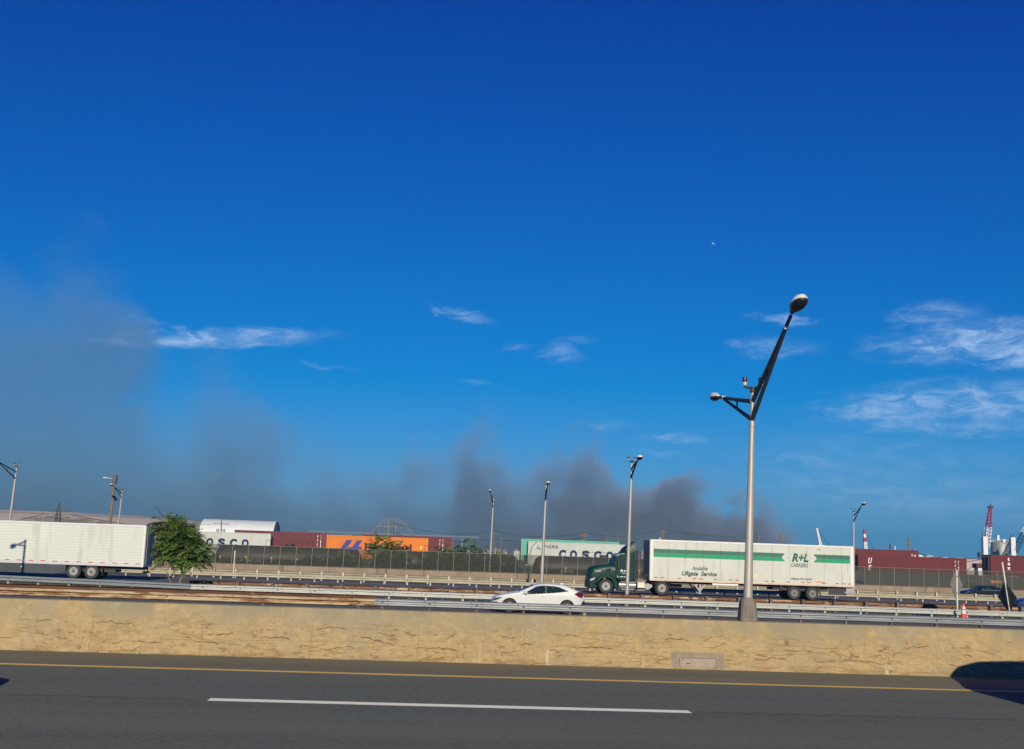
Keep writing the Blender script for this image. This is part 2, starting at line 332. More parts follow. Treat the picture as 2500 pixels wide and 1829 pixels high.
tag(bar, 'cracked tan concrete barrier running along the near roadway', 'barrier')
m_patch = mat('patch_mortar', (.27, .22, .155), .9, c2=(.225, .185, .13), ns=5, bump=.3, bs=20)
m_patch2 = mat('panel_metal', (.30, .245, .18), .7, c2=(.26, .215, .155), ns=3)
m_dark = mat('dark_hole', (.03, .027, .024), .8)
def face_y(z): return 26.715 + (z - .03) * (.305 / 1.055)
def slab(b, x0, x1, z0, z1, out):  # lies on the sloped face
    b.prism_x([(face_y(z0) - out, z0), (face_y(z1) - out, z1), (face_y(z1) + .05, z1), (face_y(z0) + .05, z0)][::-1], x0, x1)
px0, px1 = 5.78, 7.02
b = MB(); slab(b, px0, px1, .035, .37, .004); pp = b.build('access_panel', m_patch, bar); pp['label'] = 'grey mortar patch with a flat access cover'
b = MB(); slab(b, px0 + .2, px1 - .2, .035, .24, .012); b.mi = 1
for (xx, zz, w_, h_) in ((px0 + .25, .2, .03, .02), (px1 - .26, .05, .03, .02), (px0 + .34, .12, .09, .012)): slab(b, xx, xx + w_, zz, zz + h_, .02)
slab(b, px0 + .19, px1 - .19, .24, .249, .008); slab(b, px0 + .19, px0 + .2, .035, .24, .008); slab(b, px1 - .2, px1 - .19, .035, .24, .008)
b.build('cover_plate', [m_patch2, m_dark], pp)

# ------------------------------------------------------------------ guardrails
m_galv = mat('galvanised_steel', (.44, .46, .46), .42, .55, c2=(.32, .335, .34), ns=2, stretch=(.3, 1, 3), c3=(.33, .33, .32), ns3=7, lo3=.63, hi3=.7)
m_galv_shade = mat('shaded_galvanised', (.30, .34, .34), .55, .2, c2=(.25, .28, .285), ns=1.5, stretch=(.3, 1, 3))  # shade over the left stretch of rail, put into its colour
m_white_rail = mat('bright_galvanised', (.60, .61, .55), .45, .35, c2=(.5, .505, .46), ns=2, stretch=(.3, 1, 3), c3=(.35, .27, .18), ns3=9, lo3=.68, hi3=.74)
m_cream_rail = mat('aged_cream_rail', (.50, .47, .34), .6, .05, c2=(.40, .37, .26), ns=2, stretch=(.3, 1, 2), c3=(.30, .19, .09), ns3=4, lo3=.64, hi3=.74)
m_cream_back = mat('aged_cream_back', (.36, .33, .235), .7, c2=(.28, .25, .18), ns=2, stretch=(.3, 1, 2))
m_rusty = mat('rusty_rail', (.50, .41, .25), .75, .05, c2=(.23, .10, .035), ns=1.1, lo=.45, hi=.6, stretch=(.7, 1, 5), c3=(.13, .05, .018), ns3=3, lo3=.56, hi3=.66, st3=(.5, 1, 3))
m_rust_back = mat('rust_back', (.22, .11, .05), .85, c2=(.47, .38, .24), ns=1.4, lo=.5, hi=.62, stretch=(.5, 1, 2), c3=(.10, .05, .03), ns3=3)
m_post_light = mat('post_light', (.55, .52, .46), .6, .1, c2=(.4, .37, .32), ns=4)
m_post_wood = mat('post_dark', (.16, .13, .10), .85, c2=(.09, .075, .06), ns=4, stretch=(1, 1, .3))
m_bolt = mat('bolt', (.06, .055, .05), .6)
W_PROF = [(0, 0), (-.012, -.004), (-.085, -.040), (-.098, -.055), (-.098, -.082), (-.085, -.1), (-.012, -.135), (0, -.145), (0, -.165), (-.012, -.175), (-.085, -.21), (-.098, -.227), (-.098, -.254), (-.085, -.27), (-.012, -.306), (0, -.31)]
def guardrail(name, label, p0, p1, ztop, zg, mr, mp_, sp=1.905, face=-1, first=0, post=(.1, .15), rise=-.02, group='guardrails', block=None, seg=3.81):
    dx, dy = p1[0] - p0[0], p1[1] - p0[1]; Lr = math.hypot(dx, dy)
    t = thing(name, label, 'guardrail', (p0[0], p0[1], zg), math.atan2(dy, dx), group)
    H = ztop - zg; b = MB(); k = 0; x = 0
    prof = [(y * (-face), z) for y, z in W_PROF]
    poly = [(y, H + z) for y, z in prof] + [(y + .012 * (-face), H + z) for y, z in prof[::-1]]
    while x < Lr - .05:
        x2 = min(x + seg + .15, Lr); o_ = .006 * (k % 2)
        b.prism_x([(y - o_ * (-face) * -1, z) for y, z in poly], x, x2); x += seg; k += 1
    xs = []; x = first; b.mi = 1
    while x < Lr: xs.append(x); x += sp
    for x in xs:
        if face > 0: continue
        b.box(x - .03, x + .03, -.02, .0, H - .17, H - .14)
        if int(x) % 2 == 0:
            for q in (-.22, .22): b.box(x + q - .02, x + q + .02, -.103, -.09, H - .08, H - .06); b.box(x + q - .02, x + q + .02, -.103, -.09, H - .245, H - .225)
    rail = b.build('rail', [mr, m_bolt], t)
    s_ = .018 if face < 0 else -.018
    for x in xs:
        b = MB(); w_, d_ = post; y0, y1 = (s_, s_ + d_) if face < 0 else (s_ - d_, s_)
        if block:
            yb = (y0, y0 + .12) if face < 0 else (y1 - .12, y1)
            b.box(x - w_ / 2, x + w_ / 2, yb[0], yb[1], H - .3, H + rise)
            y0, y1 = (yb[1], yb[1] + d_) if face < 0 else (yb[0] - d_, yb[0])
        b.box(x - w_ / 2, x + w_ / 2, y0, y1, -.3, H + rise); b.build('post', mp_, t)
    return t, rail
# GR1: rusty stretch at the left, newer silver stretch at the right
g_r, rr = guardrail('guardrail', 'rusty brown guardrail just past the concrete barrier, left of the silver one', (-22, 47.45), (-1.85, 47.55), .46, -.36, m_rusty, m_post_wood, first=.4, rise=-.14, sp=3.81)
b = MB(); b.prism_x([(.42 - y, .955 + z) for y, z in W_PROF] + [(.43 - y, .955 + z) for y, z in W_PROF[::-1]], 0, 20.1); b.build('rear_rail', mat('rust_dark', (.13, .06, .025), .85, c2=(.08, .035, .018), ns=2, stretch=(.4, 1, 2), c3=(.28, .2, .12), ns3=1.2, lo3=.62, hi3=.7), g_r)
guardrail('guardrail', 'silver grey guardrail with bolts just past the concrete barrier, in front of the white car', (-1.9, 47.45), (42, 46.6), .50, -.36, m_galv, m_post_wood, first=.3, rise=-.14)
# GR2
guardrail('guardrail', 'guardrail with blue grey shade in its colour crossing in front of the ribbed white trailer', (-36, 69.5), (-11.85, 60.9), .36, -.36, m_galv_shade, m_post_light, first=1.2, rise=-.1)
guardrail('guardrail', 'bright white guardrail running behind the white car', (-11.85, 60.85), (40, 59.6), .36, -.36, m_white_rail, m_post_light, first=.6, rise=-.1)
# GR3, seen from behind
guardrail('guardrail', 'rust stained guardrail seen from behind, just in front of the green truck', (-13, 66.1), (46, 67.2), .37, -.32, m_rust_back, m_post_wood, face=1, first=.8, rise=.03, post=(.16, .15), block=True)
# GR4, GR5
guardrail('guardrail', 'long cream guardrail on the far side of the green truck', (-38, 96.9), (72, 96.5), .11, -.55, m_cream_rail, m_post_light, first=.5, rise=-.1)
guardrail('guardrail', 'cream guardrail seen from behind with post tops showing, below the chain link fence', (-38, 105.6), (78, 106.6), .17, -.55, m_cream_back, m_post_light, face=1, first=.3, rise=.06, post=(.14, .12), block=True)

# ------------------------------------------------------------------ retaining wall and fence
m_wallc = mat('retaining_wall_concrete', (.29, .225, .155), .9, c2=(.235, .18, .12), ns=.8, stretch=(1, 1, .5), c3=(.14, .085, .05), ns3=1.6, lo3=.6, hi3=.7, st3=(1.2, 1, .12), lines=[(0, 5.55, .012, (.10, .075, .055))], bump=.2)
b = MB(); b.prism_x([(138, -.7), (138, .1), (138.3, .1), (138.3, -1)], -60, 110)
tag(b.build('retaining_wall', m_wallc), 'low tan concrete wall with brown streaks under the chain link fence', 'wall')
def mesh_material():
    M = bpy.data.materials.new('chain_link_screen'); M.use_nodes = True; nt = M.node_tree; b = nt.nodes['Principled BSDF']; out = nt.nodes['Material Output']
    b.inputs['Base Color'].default_value = (.05, .054, .04, 1); b.inputs['Roughness'].default_value = .8
    tr = nt.nodes.new('ShaderNodeBsdfTransparent'); mx_ = nt.nodes.new('ShaderNodeMixShader'); mx_.inputs[0].default_value = .36
    nt.links.new(tr.outputs[0], mx_.inputs[1]); nt.links.new(b.outputs[0], mx_.inputs[2]); nt.links.new(mx_.outputs[0], out.inputs[0]); return M
m_chain = mesh_material()
m_fpost = mat('fence_post_steel', (.20, .20, .155), .65, .1)
fence = thing('chain_link_fence', 'tall dark chain link fence with pale posts standing on the tan wall', 'fence', (0, 138.15, .1))
b = MB(); b.box(-60, 110, .10, .104, .02, 2.16); b.build('wire_mesh', m_chain, fence)
b = MB(); b.tube([(-60, 0.05, 2.2), (110, .05, 2.2)], .028, 8); b.tube([(-60, .05, .05), (110, .05, .05)], .02, 6); b.build('top_rail', m_fpost, fence)
for i in range(92):
    b = MB(); x = -59.6 + i * 1.855; b.tube([(x, .05, 0), (x + .04, .05, 2.24)], .04, 8); b.build('post', m_fpost, fence, smooth=True)

# ------------------------------------------------------------------ lamp posts
m_alu = mat('lamp_aluminium', (.46, .43, .37), .5, .35, c2=(.40, .37, .32), ns=3, stretch=(1, 1, .2))
m_arm = mat('arm_steel', (.035, .045, .05), .6, .2)
m_head = mat('lamp_housing', (.62, .63, .60), .5, .05)
m_lens = mat('lamp_lens', (.012, .015, .022), .4)
m_redl = mat('red_lens', (.07, .004, .010), .3)
m_base = mat('cast_base', (.19, .17, .135), .7, .2, c2=(.155, .14, .115), ns=5, bump=.2)
m_whitep = mat('white_plastic', (.8, .8, .78), .5)
def lamp_post(label, loc, lower, upper, tenon, near, far, r0=.11, r1=.062, base=False, lean=(0, 0), group='lamp posts along the highway', foot=0.0, beacons=True):
    """near / far: tip of each arm as an offset from the pole at z = 0"""
    t = thing('lamp_post', label, 'lamp post', loc, 0, group)
    ax = lambda z: Vector((lean[0] * z, lean[1] * z, z))
    b = MB(); b.tube([ax(foot), ax(lower)], [r0, r1], 20); b.tube([ax(lower - .1), ax(lower - .02)], r1 * 1.2, 20)
    b.tube([ax(lower), ax(tenon)], r1 * .82, 16); b.tube([ax(upper - .02), ax(upper + .1)], r1 * 1.05, 16)
    b.build('pole', m_alu, t, smooth=True)
    if base:
        b = MB(); rings = []
        for (z, w_, d_, c_) in ((0, .205, .19, .035), (.02, .21, .19, .035), (.40, .18, .165, .05), (.47, .165, .15, .055), (.55, .115, .115, .045)):
            rings.append([(x, y, z) for x, y in ((-w_ + c_, -d_), (w_ - c_, -d_), (w_, -d_ + c_), (w_, d_ - c_), (w_ - c_, d_), (-w_ + c_, d_), (-w_, d_ - c_), (-w_, -d_ + c_))])
        b.loft(rings); o = b.build('base', m_base, t, bevel=.008); b = MB(); b.box(-.10, .10, -.20, -.17, .1, .33); b.build('hatch', m_base, o)
    for tip, s_ in ((near, 1), (far, -1)):
        if tip is None: continue
        tip = Vector(tip); a0 = ax(upper); a1 = ax(lower + .06); d = (tip - a0).normalized(); end = tip - d * .12
        b = MB(); b.tube([a0, end], [.055, .04], 10)
        k = a0.lerp(tip, .86 if s_ > 0 else .8)
        b.tube([a1, k + Vector((0, 0, -.03))], [.055, .035], 10)
        q = .42; b.tube([a0.lerp(tip, q), a1.lerp(k, q / .83)], .02, 6)
        arm = b.build('arm', m_arm, t, smooth=True)
        b = MB(); c_ = a0.lerp(tip, .83); b.tube([c_ - Vector((.045, .06, 0)), c_ + Vector((.045, -.06, 0))], .045, 8); b.build('clamp', m_whitep, arm)
        # cobra head luminaire: lofted along its arm
        h = Vector((d.x, d.y, d.z * .38)).normalized(); sd = Vector((-h.y, h.x, 0)).normalized(); upv = sd.cross(h) * (-1 if sd.cross(h).z < 0 else 1); rings = []; low = []
        ks = 1.0 if s_ > 0 else .78
        for (u, w_, up_, dn) in ((-.06, .05, .05, .05), (.05, .08, .07, .06), (.18, .16, .12, .10), (.36, .20, .165, .13), (.52, .185, .155, .12), (.63, .12, .11, .07), (.67, .03, .02, .02)):
            c_ = tip + h * u + upv * .03
            u *= ks; w_ *= .9 * ks; up_ *= ks; dn *= ks; c_ = tip + h * u + upv * .03; rings.append([c_ + sd * w_ * math.cos(a_) + upv * (up_ * math.sin(a_)) for a_ in [math.pi * j / 10 for j in range(11)]])
            low.append([c_ + sd * w_ * .90 * math.cos(a_) + upv * (-.012 - dn * math.sin(a_)) for a_ in [math.pi * j / 10 for j in range(11)]])
        b = MB(); b.loft(rings, True, True); lu = b.build('luminaire', m_head, t, smooth=True)
        b = MB(); b.loft(low, True, True); b.build('lens', m_lens, lu, smooth=True)
    if not beacons: return t
    br = MB(); zt = tenon + .02; c_ = ax(zt)
    br.tube([c_ + Vector((-.2, 0, .06)), c_ + Vector((-.17, 0, .02)), c_ + Vector((.17, 0, .02)), c_ + Vector((.2, 0, .06))], .032, 8); br.tube([c_ + Vector((0, 0, -.1)), c_ + Vector((0, 0, .04))], .07, 10)
    br.build('bracket', m_arm, t, smooth=True)
    for s_ in (-1, 1):
        p = c_ + Vector((.2 * s_, 0, .07)); b = MB(); b.lathe_z([(.035, p.z), (.05, p.z + .02), (.05, p.z + .05), (.066, p.z + .06), (.066, p.z + .075)], p.x, p.y, 16)
        be = b.build('beacon', m_head, t, smooth=True)
        b = MB(); b.lathe_z([(.058, p.z + .075), (.06, p.z + .15), (.054, p.z + .195), (.025, p.z + .215)], p.x, p.y, 16); b.build('lens', m_redl, be, smooth=True)
    return t
B = Vector((7.70, 27.25, 1.1))
def off(px, py, Y): return at(px, py, Y) - B
lamp_post('tall grey lamp post with a square cast foot standing on top of the concrete barrier', B, 4.74, 5.25, 5.55, off(1935, 762, 24.7), off(1752, 970, 30.6), .108, .064, base=True, lean=(.021, 0), foot=.5)
def lp(label, pbase, Y, zb, j, near_dx=0.0, nd=3.0, dz=1.6, sc_=1.0, lean=.018, far=None):
    p = at(pbase[0], pbase[1], Y); p.z = zb
    lo = j - zb
    return lamp_post(label, p, lo, lo + .55 * sc_, lo + .95 * sc_, (near_dx + lean * lo, -nd, lo + dz), far, .12 * sc_, .075 * sc_, lean=(lean, 0))
lp('lamp post rising behind the guardrails in front of the cab of the green truck', (1530, 1462), 66.9, -.32, 7.1, .05, 1.9, .95)
lp('lamp post standing straight above the white car roof', (1322, 1421), 97.6, -.55, 7.1, -.1, 2.4, 1.15, 1.25)
lp('slim lamp post rising from the wall at the left end of the green container', (1195, 1397), 139.2, .1, 7.8, -.55, 3.0, 1.75, 1.2)
lp('lamp post standing at the rear end of the green striped white trailer', (2084, 1450), 110, -.55, 6.6, .1, 2.0, 1.6, 1.1, .012)
lp('lamp post at the left edge behind the ribbed trailer, its arm out of frame', (14, 1330), 98, -.55, 7.1, -.5, 3.4, 1.3, 1.1, .03)
lp('slim lamp post beside the wooden pole above the ribbed white trailer', (282, 1330), 139.3, .1, 7.3, -.4, 2.6, 1.3, 1.0, .03)
q_ = at(52, 1380, 82)
q_ = lamp_post('lamp post outside the left edge whose shadow falls on the ribbed trailer', (q_.x - .15, 66.9, -.32), 8.5, 8.85, 8.9, (-.62, -1.1, 9.05), None, .12, .075, beacons=False)

# ------------------------------------------------------------------ wheels
m_tyre = mat('tyre_rubber', (.035, .034, .034), .85, c2=(.05, .047, .043), ns=5)
m_rim = mat('rim_alloy', (.40, .39, .36), .35, .6, c2=(.26, .25, .23), ns=5)
m_hub = mat('hub_dark', (.07, .065, .06), .6)
m_rimd = mat('rim_steel', (.22, .195, .17), .6, .2, c2=(.15, .135, .115), ns=6)
def wheel(parent, x, y, z, rad, wid, M=None, holes=10, spoke=False, name='wheel'):
    """axis along y, outer face at y (towards -y)"""
    M = M or m_rim; k = rad
    b = MB(); b.lathe_y([(k * .6, .03), (k * .66, 0), (k * .9, .0), (k * .985, .04), (k, .08), (k, wid - .08), (k * .95, wid - .02), (k * .6, wid)], x, z, y, 32); t = b.build(name, m_tyre, parent, smooth=True)
    b = MB(); b.lathe_y([(k * .58, .012), (k * .54, .03), (k * .49, .11), (k * .36, .09), (k * .33, .05), (.001, .05)], x, z, y, 28); rim = b.build('rim', M, t, smooth=True)
    b = MB()
    for i in range(holes):
        a = 6.28318 * i / holes; cx, cz = x + math.cos(a) * k * .43, z + math.sin(a) * k * .43
        b.lathe_y([(k * .075, .0), (.001, -.005)], cx, cz, y + .082, 8)
    b.lathe_y([(k * .2, .0), (k * .18, -.05), (k * .1, -.06), (.001, -.06)], x, z, y + .05, 16)
    b.build('hub', m_hub, rim)
    return t

# ------------------------------------------------------------------ semi trailers and trucks
m_tape = mat('red_tape', (.42, .02, .03), .5)
m_orange_tape = mat('orange_mark', (.8, .2, .05), .6)
m_chassis = mat('chassis_black', (.03, .03, .032), .7, c2=(.055, .05, .045), ns=4)
m_steel = mat('dull_steel', (.35, .34, .32), .55, .3)
def tandem(root, xs, y0, W, z, rad, M):
    for x in xs:
        wheel(root, x, y0 + .02, z, rad, .55, M)
        b = MB(); b.lathe_y([(rad, 0), (rad, .55)], x, z, y0 + W - .6, 24); b.build('wheel', m_tyre, root, smooth=True)
        b = MB(); b.tube([(x, y0 + .4, z), (x, y0 + W - .4, z)], .08, 10); b.build('axle', m_chassis, root)

# --- R+L trailer
TX0, TX1, TY = 17.08, 32.84, 87.0
L_ = TX1 - TX0; ZG = -.28; ZB, ZT = .79 - ZG, 3.89 - ZG; W_ = 2.55
m_tside = mat('trailer_side_white', (.56, .58, .51), .45, c2=(.53, .545, .47), ns=.5, c3=(.48, .48, .40), ns3=1.2, st3=(2, 1, .3), lines=[(0, 1.345, .035, (.44, .45, .40)), (0, 1.345, .012, (.34, .34, .31))], coat=.2)
m_trail_rail = mat('trailer_rail', (.70, .72, .66), .4, c2=(.66, .67, .60), ns=2)
m_sill = mat('trailer_sill', (.66, .52, .40), .6, c2=(.5, .38, .28), ns=3, stretch=(.6, 1, 2))
m_gdark = mat('stripe_dark_green', (.025, .12, .085), .5, c2=(.04, .165, .12), ns=14, lo=.45, hi=.6, stretch=(.5, 1, 6), lines=[(0, 1.345, .035, (.025, .10, .07))])
m_gbright = mat('stripe_bright_green', (.0, .28, .12), .5, lines=[(0, 1.345, .035, (.0, .20, .08))])
m_txt = mat('lettering_dark_green', (.02, .07, .045), .5)
m_txtg = mat('lettering_green', (.02, .15, .09), .5)
tr = thing('semi_trailer', 'long white box trailer with a green double stripe behind the green truck', 'trailer', (TX0, TY, ZG))
b = MB(); b.box(0, L_, 0, W_, ZB + .12, ZT - .16); b.build('side_panel', m_tside, tr)
b = MB(); b.box(-.01, L_ + .01, -.012, W_ + .01, ZT - .16, ZT); b.build('roof_rail', m_trail_rail, tr, bevel=.03)
b = MB(); b.box(-.01, L_ + .01, -.012, W_ + .01, ZB, ZB + .125); b.build('sill', m_sill, tr, bevel=.01)
b = MB()
for x in (-.015, L_ - .2): b.box(x, x + .215, -.016, .05, ZB + .1, ZT - .1)
b.build('corner_post', m_trail_rail, tr)
b = MB(); b.box(-.06, -.012, .05, W_ - .05, ZB + .05, ZT - .05); b.build('front_panel', mat('trailer_front', (.25, .28, .28), .5), tr)
for (x0, x1, hl) in ((.24, 10.42, 1), (12.62, L_ - .26, -1)):
    for (z0, z1, M, nm) in ((3.165, 3.47, m_gdark, 'dark_stripe'), (2.86, 3.16, m_gbright, 'bright_stripe')):
        if hl > 0: poly = [(x0, z0), ((x1, x1 - .28)[z0 > 3.1], z0), ((x1 - .28, x1)[z0 > 3.1], z1), (x0, z1)]
        else: poly = [((x0, x0 + .28)[z0 > 3.1], z0), (x1, z0), (x1, z1), ((x0 + .28, x0)[z0 > 3.1], z1)]
        b = MB(); b.prism(poly, -.006, .02); b.build(nm, M, tr)
m_chev = mat('chevron_grey', (.38, .42, .38), .5)
for s_, xc in ((1, 10.55), (-1, 12.47)):
    b = MB(); w_ = .03
    for k in range(2):
        x = xc + s_ * .1 * k
        b.prism([(x, 3.163), (x + s_ * .3, 3.163 + .33), (x + s_ * .3 + w_, 3.163 + .33), (x + w_, 3.163), (x + s_ * .3 + w_, 3.163 - .33), (x + s_ * .3, 3.163 - .33)], -.005, .02)
    b.build('chevron', m_chev, tr)
text('lettering', 'R+L', tr, m_txtg, 10.95, -.006, 2.89, .58, 1.3, shear=.25, bold=.045)
text('lettering', 'CARRIERS', tr, m_txt, 10.85, -.006, 2.46, .29, 1.36, shear=.25, bold=.012)
text('lettering', 'Available', tr, m_txt, 3.2, -.006, 1.98, .27, 1.22, shear=.25, bold=.015)
text('lettering', 'Liftgate  Service', tr, m_txt, 2.42, -.006, 1.56, .31, 2.7, shear=.25, bold=.03)
text('lettering', 'www.rlc.com', tr, m_txt, 10.85, -.006, 1.5, .19, 1.65, bold=.02)
b = MB()
for x in (.3, .82, 2.1, 3.25, 3.75, 4.9, 6.05, 6.55, 7.7, 8.85, 9.32, 10.5, 11.65, 12.15, 13.3, 14.35, 14.85, 15.3): b.box(x, x + .28, -.008, .02, ZB + .22, ZB + .28)
b.build('reflective_tape', m_tape, tr)
b = MB(); b.box(12.75, 13.4, -.008, .02, ZB + .3, ZB + .37); b.box(12.95, 13.75, -.008, .02, ZB + .24, ZB + .27); b.build('orange_label', m_orange_tape, tr)
m_plac = mat('placard', (.62, .58, .44), .5)
for x, M in ((8.15, mat('placard_yellow', (.68, .62, .30), .5)), (8.98, m_plac)):
    b = MB(); b.prism([(x - .2, 1.7), (x, 1.5), (x + .2, 1.7), (x, 1.9)], -.007, .02); b.build('placard', M, tr)
b = MB(); b.box(14.95, 15.4, -.007, .02, ZB + .37, ZB + .47); b.build('number_plate', m_plac, tr)
b = MB()
for x in (7.62, 12.98, 13.16): b.lathe_y([(.045, -.02), (.045, .0)], x, ZT - .32, 0, 10)
b.build('marker_lamp', m_dark, tr)
b = MB(); b.box(.2, L_ - .1, .35, .5, ZB - .16, ZB); b.box(.2, L_ - .1, W_ - .5, W_ - .35, ZB - .16, ZB)
for i in range(13): b.box(.8 + i * 1.2, .9 + i * 1.2, .35, W_ - .35, ZB - .12, ZB)
b.box(9.6, 13.9, .5, W_ - .5, ZB - .4, ZB - .14); b.box(.4, 3.0, .3, W_ - .3, ZB - .14, ZB)
for x in (10.1, 10.7, 11.35, 12.75): b.prism([(x, ZB - .45), (x + .12, ZB - .45), (x + .3, ZB), (x + .1, ZB)], .3, .36)
b.box(13.9, 15.2, .25, .32, ZB - .62, ZB - .12); b.build('underframe', m_chassis, tr)
for y in (.35, W_ - .5):
    lg = MB(); lg.box(3.85, 3.98, y, y + .15, ZB - .85, ZB); lg.box(3.74, 4.1, y - .05, y + .2, ZB - .87, ZB - .83); lg.prism([(3.3, ZB - .02), (3.45, ZB - .02), (3.95, ZB - .62), (3.9, ZB - .75)], y + .02, y + .08); lg.prism([(4.5, ZB - .02), (4.36, ZB - .02), (3.95, ZB - .52), (3.98, ZB - .68)], y + .02, y + .08)
    lg.build('landing_leg', m_steel, tr)
b = MB(); b.tube([(4.8, .15, ZB - .13), (6.8, .15, ZB - .13)], .1, 10); b.build('storage_tube', mat('tube_white', (.7, .7, .66), .5), tr)
b = MB(); b.prism([(13.2, .28), (13.32, .25), (13.1, .95), (13.0, .95)], .1, .14); b.build('mud_flap', m_chassis, tr)
b = MB(); b.box(L_ - .12, L_ - .04, .3, W_ - .3, .5, .62); b.box(L_ - .14, L_ - .06, .6, .72, .5, ZB); b.box(L_ - .14, L_ - .06, W_ - .72, W_ - .6, .5, ZB); b.box(15.1, L_ + .2, .12, W_ - .12, .6, .72); b.box(15.25, L_ + .1, .2, .4, .45, ZB); b.build('tail_lift', m_steel, tr)
tandem(tr, (28.23 - TX0, 29.64 - TX0), .0, W_, .50, .5, m_rimd)

# --- green tractor
m_green = mat('truck_green', (.0015, .030, .021), .4, coat=.0, c2=(.002, .036, .026), ns=2, spec=.22)
m_green_d = mat('truck_green_dark', (.001, .016, .012), .45, spec=.2)
m_glass = mat('tinted_glass', (.02, .035, .04), .08, coat=.5)
m_chrome = mat('chrome', (.75, .73, .68), .22, .85)
tk = thing('truck_tractor', 'dark green day cab truck pulling the white trailer with the green stripe', 'truck', (12.42, 87.05, ZG))
TWD = 2.4
def zt_(p): return (p[0] - 270) / 241.8, (1285 + .037 * (p[0] - 590) - p[1]) / 241.8
def P5(*pts): return [zt_(p) for p in pts]
b = MB(); hood = P5((283, 1180), (277, 1060), (292, 900), (303, 845), (330, 824), (420, 800), (560, 775), (710, 758), (760, 800), (760, 1000), (560, 1000), (440, 1080), (435, 1190))
# hood: tapers in width towards the nose
rings = []
for (x, zlo, zhi, hw) in ((.05, .42, 1.25, .78), (.08, .42, 1.72, .86), (.2, .42, 1.92, .92), (.5, .9, 2.02, .97), (.9, 1.2, 2.09, 1.0), (1.4, 1.3, 2.15, 1.03), (1.85, 1.15, 2.22, 1.06), (2.05, 1.0, 2.22, 1.08)):
    c = TWD / 2; rings.append([(x, c - hw, zlo), (x, c - hw - .02, (zlo + zhi) / 2), (x, c - hw + .02, zhi - .14), (x, c - hw + .14, zhi - .02), (x, c, zhi + .02), (x, c + hw - .14, zhi - .02), (x, c + hw - .02, zhi - .14), (x, c + hw + .02, (zlo + zhi) / 2), (x, c + hw, zlo)])
b.loft(rings); b.build('hood', m_green, tk, smooth=True)
def arch(cx, cz, r0, r1, a0, a1, n=14): return [(cx + r1 * math.cos(R(a0 + (a1 - a0) * i / n)), cz + r1 * math.sin(R(a0 + (a1 - a0) * i / n))) for i in range(n + 1)] + [(cx + r0 * math.cos(R(a1 + (a0 - a1) * i / n)), cz + r0 * math.sin(R(a1 + (a0 - a1) * i / n))) for i in range(n + 1)]
WX, WZ = 1.32, .54
for y0, y1 in ((-.02, .36), (TWD - .36, TWD + .02)):
    b = MB(); b.prism(arch(WX, WZ, .63, .88, -12, 178), y0, y1); b.prism([(.02, .40), (.66, .40), (.72, .62), (.62, .95), (.46, 1.12), (.10, 1.2), (.03, .9)], y0, y1); b.prism([(1.9, .55), (2.24, .3), (2.28, .75), (2.02, 1.25), (1.75, 1.1)], y0 + .02, y1); b.build('fender', m_green, tk, bevel=.05)
b = MB(); b.prism([(.0, .38), (.55, .36), (.68, .42), (.68, .72), (.02, .86)], .0, TWD); b.build('bumper', m_green_d, tk, bevel=.06)
b = MB(); b.prism(P5((760, 1010), (760, 800), (705, 765), (722, 725), (785, 622), (800, 600), (860, 575), (1095, 590), (1105, 700), (1095, 1055), (1080, 1070), (860, 1060), (800, 1020)), .03, TWD - .03); b.build('cab', m_green, tk, bevel=.06)
b = MB(); b.prism(P5((722, 742), (790, 632), (806, 640), (790, 742)), .022, TWD - .022); b.build('windshield', m_glass, tk)
b = MB(); b.prism(P5((838, 785), (846, 700), (868, 655), (985, 648), (985, 785)), .018, .1); b.build('side_window', m_glass, tk, bevel=.01)
b = MB(); b.prism(P5((828, 1040), (828, 800), (838, 650), (860, 632), (1005, 628), (1010, 1040)), .024, .1); b.prism(P5((835, 1034), (835, 800), (845, 655), (864, 639), (1000, 635), (1004, 1034)), .021, .06); b.build('door', m_green, tk)
b = MB(); b.prism(P5((770, 608), (800, 575), (930, 556), (930, 580), (860, 600), (780, 625)), .1, TWD - .1); b.build('sun_visor', mat('visor_chrome', (.3, .33, .32), .3, .4), tk, bevel=.02)
rings = []
for (px_, zt2) in ((858, 565), (900, 515), (960, 450), (1040, 395), (1100, 362), (1124, 352)):
    x, zz = zt_((px_, zt2)); _, zb = zt_((px_, 585)); hw = 1.05 if px_ > 900 else .8; c = TWD / 2
    rings.append([(x, c - hw, zb), (x, c - hw, zb + (zz - zb) * .6), (x, c - hw + .12, zz - .03), (x, c, zz + .03), (x, c + hw - .12, zz - .03), (x, c + hw, zb + (zz - zb) * .6), (x, c + hw, zb)])
b = MB(); b.loft(rings); b.build('roof_fairing', m_green, tk, smooth=True)
b = MB(); b.prism(P5((1085, 560), (1120, 520), (1122, 1000), (1100, 1050), (1085, 1050)), .0, .06); b.prism(P5((1085, 560), (1120, 520), (1122, 1000), (1100, 1050), (1085, 1050)), TWD - .06, TWD); b.build('side_extender', m_green, tk, bevel=.015)
for s_ in (0, 1):
    y0, y1 = ((-.03, .2), (TWD - .2, TWD + .03))[s_]
    b = MB(); b.prism(P5((292, 1050), (300, 1020), (390, 990), (370, 1030), (320, 1052)), y0, y1); b.build('headlight', mat('headlight_clear', (.55, .6, .62), .1, .2, coat=1), tk, bevel=.01)
b = MB(); b.prism(P5((575, 870), (600, 845), (692, 830), (665, 880), (600, 884)), .105, .4); b.build('hood_vent', m_green_d, tk)
b = MB(); b.box(.1, .14, .45, TWD - .45, .75, 1.7); b.build('grille', m_chrome, tk)
b = MB(); b.tube([(.1, .12, 1.85), (.12, .02, 2.0)], .012, 6); b.box(.04, .16, -.06, .1, 1.92, 2.12); b.build('hood_mirror', m_chassis, tk, bevel=.02)
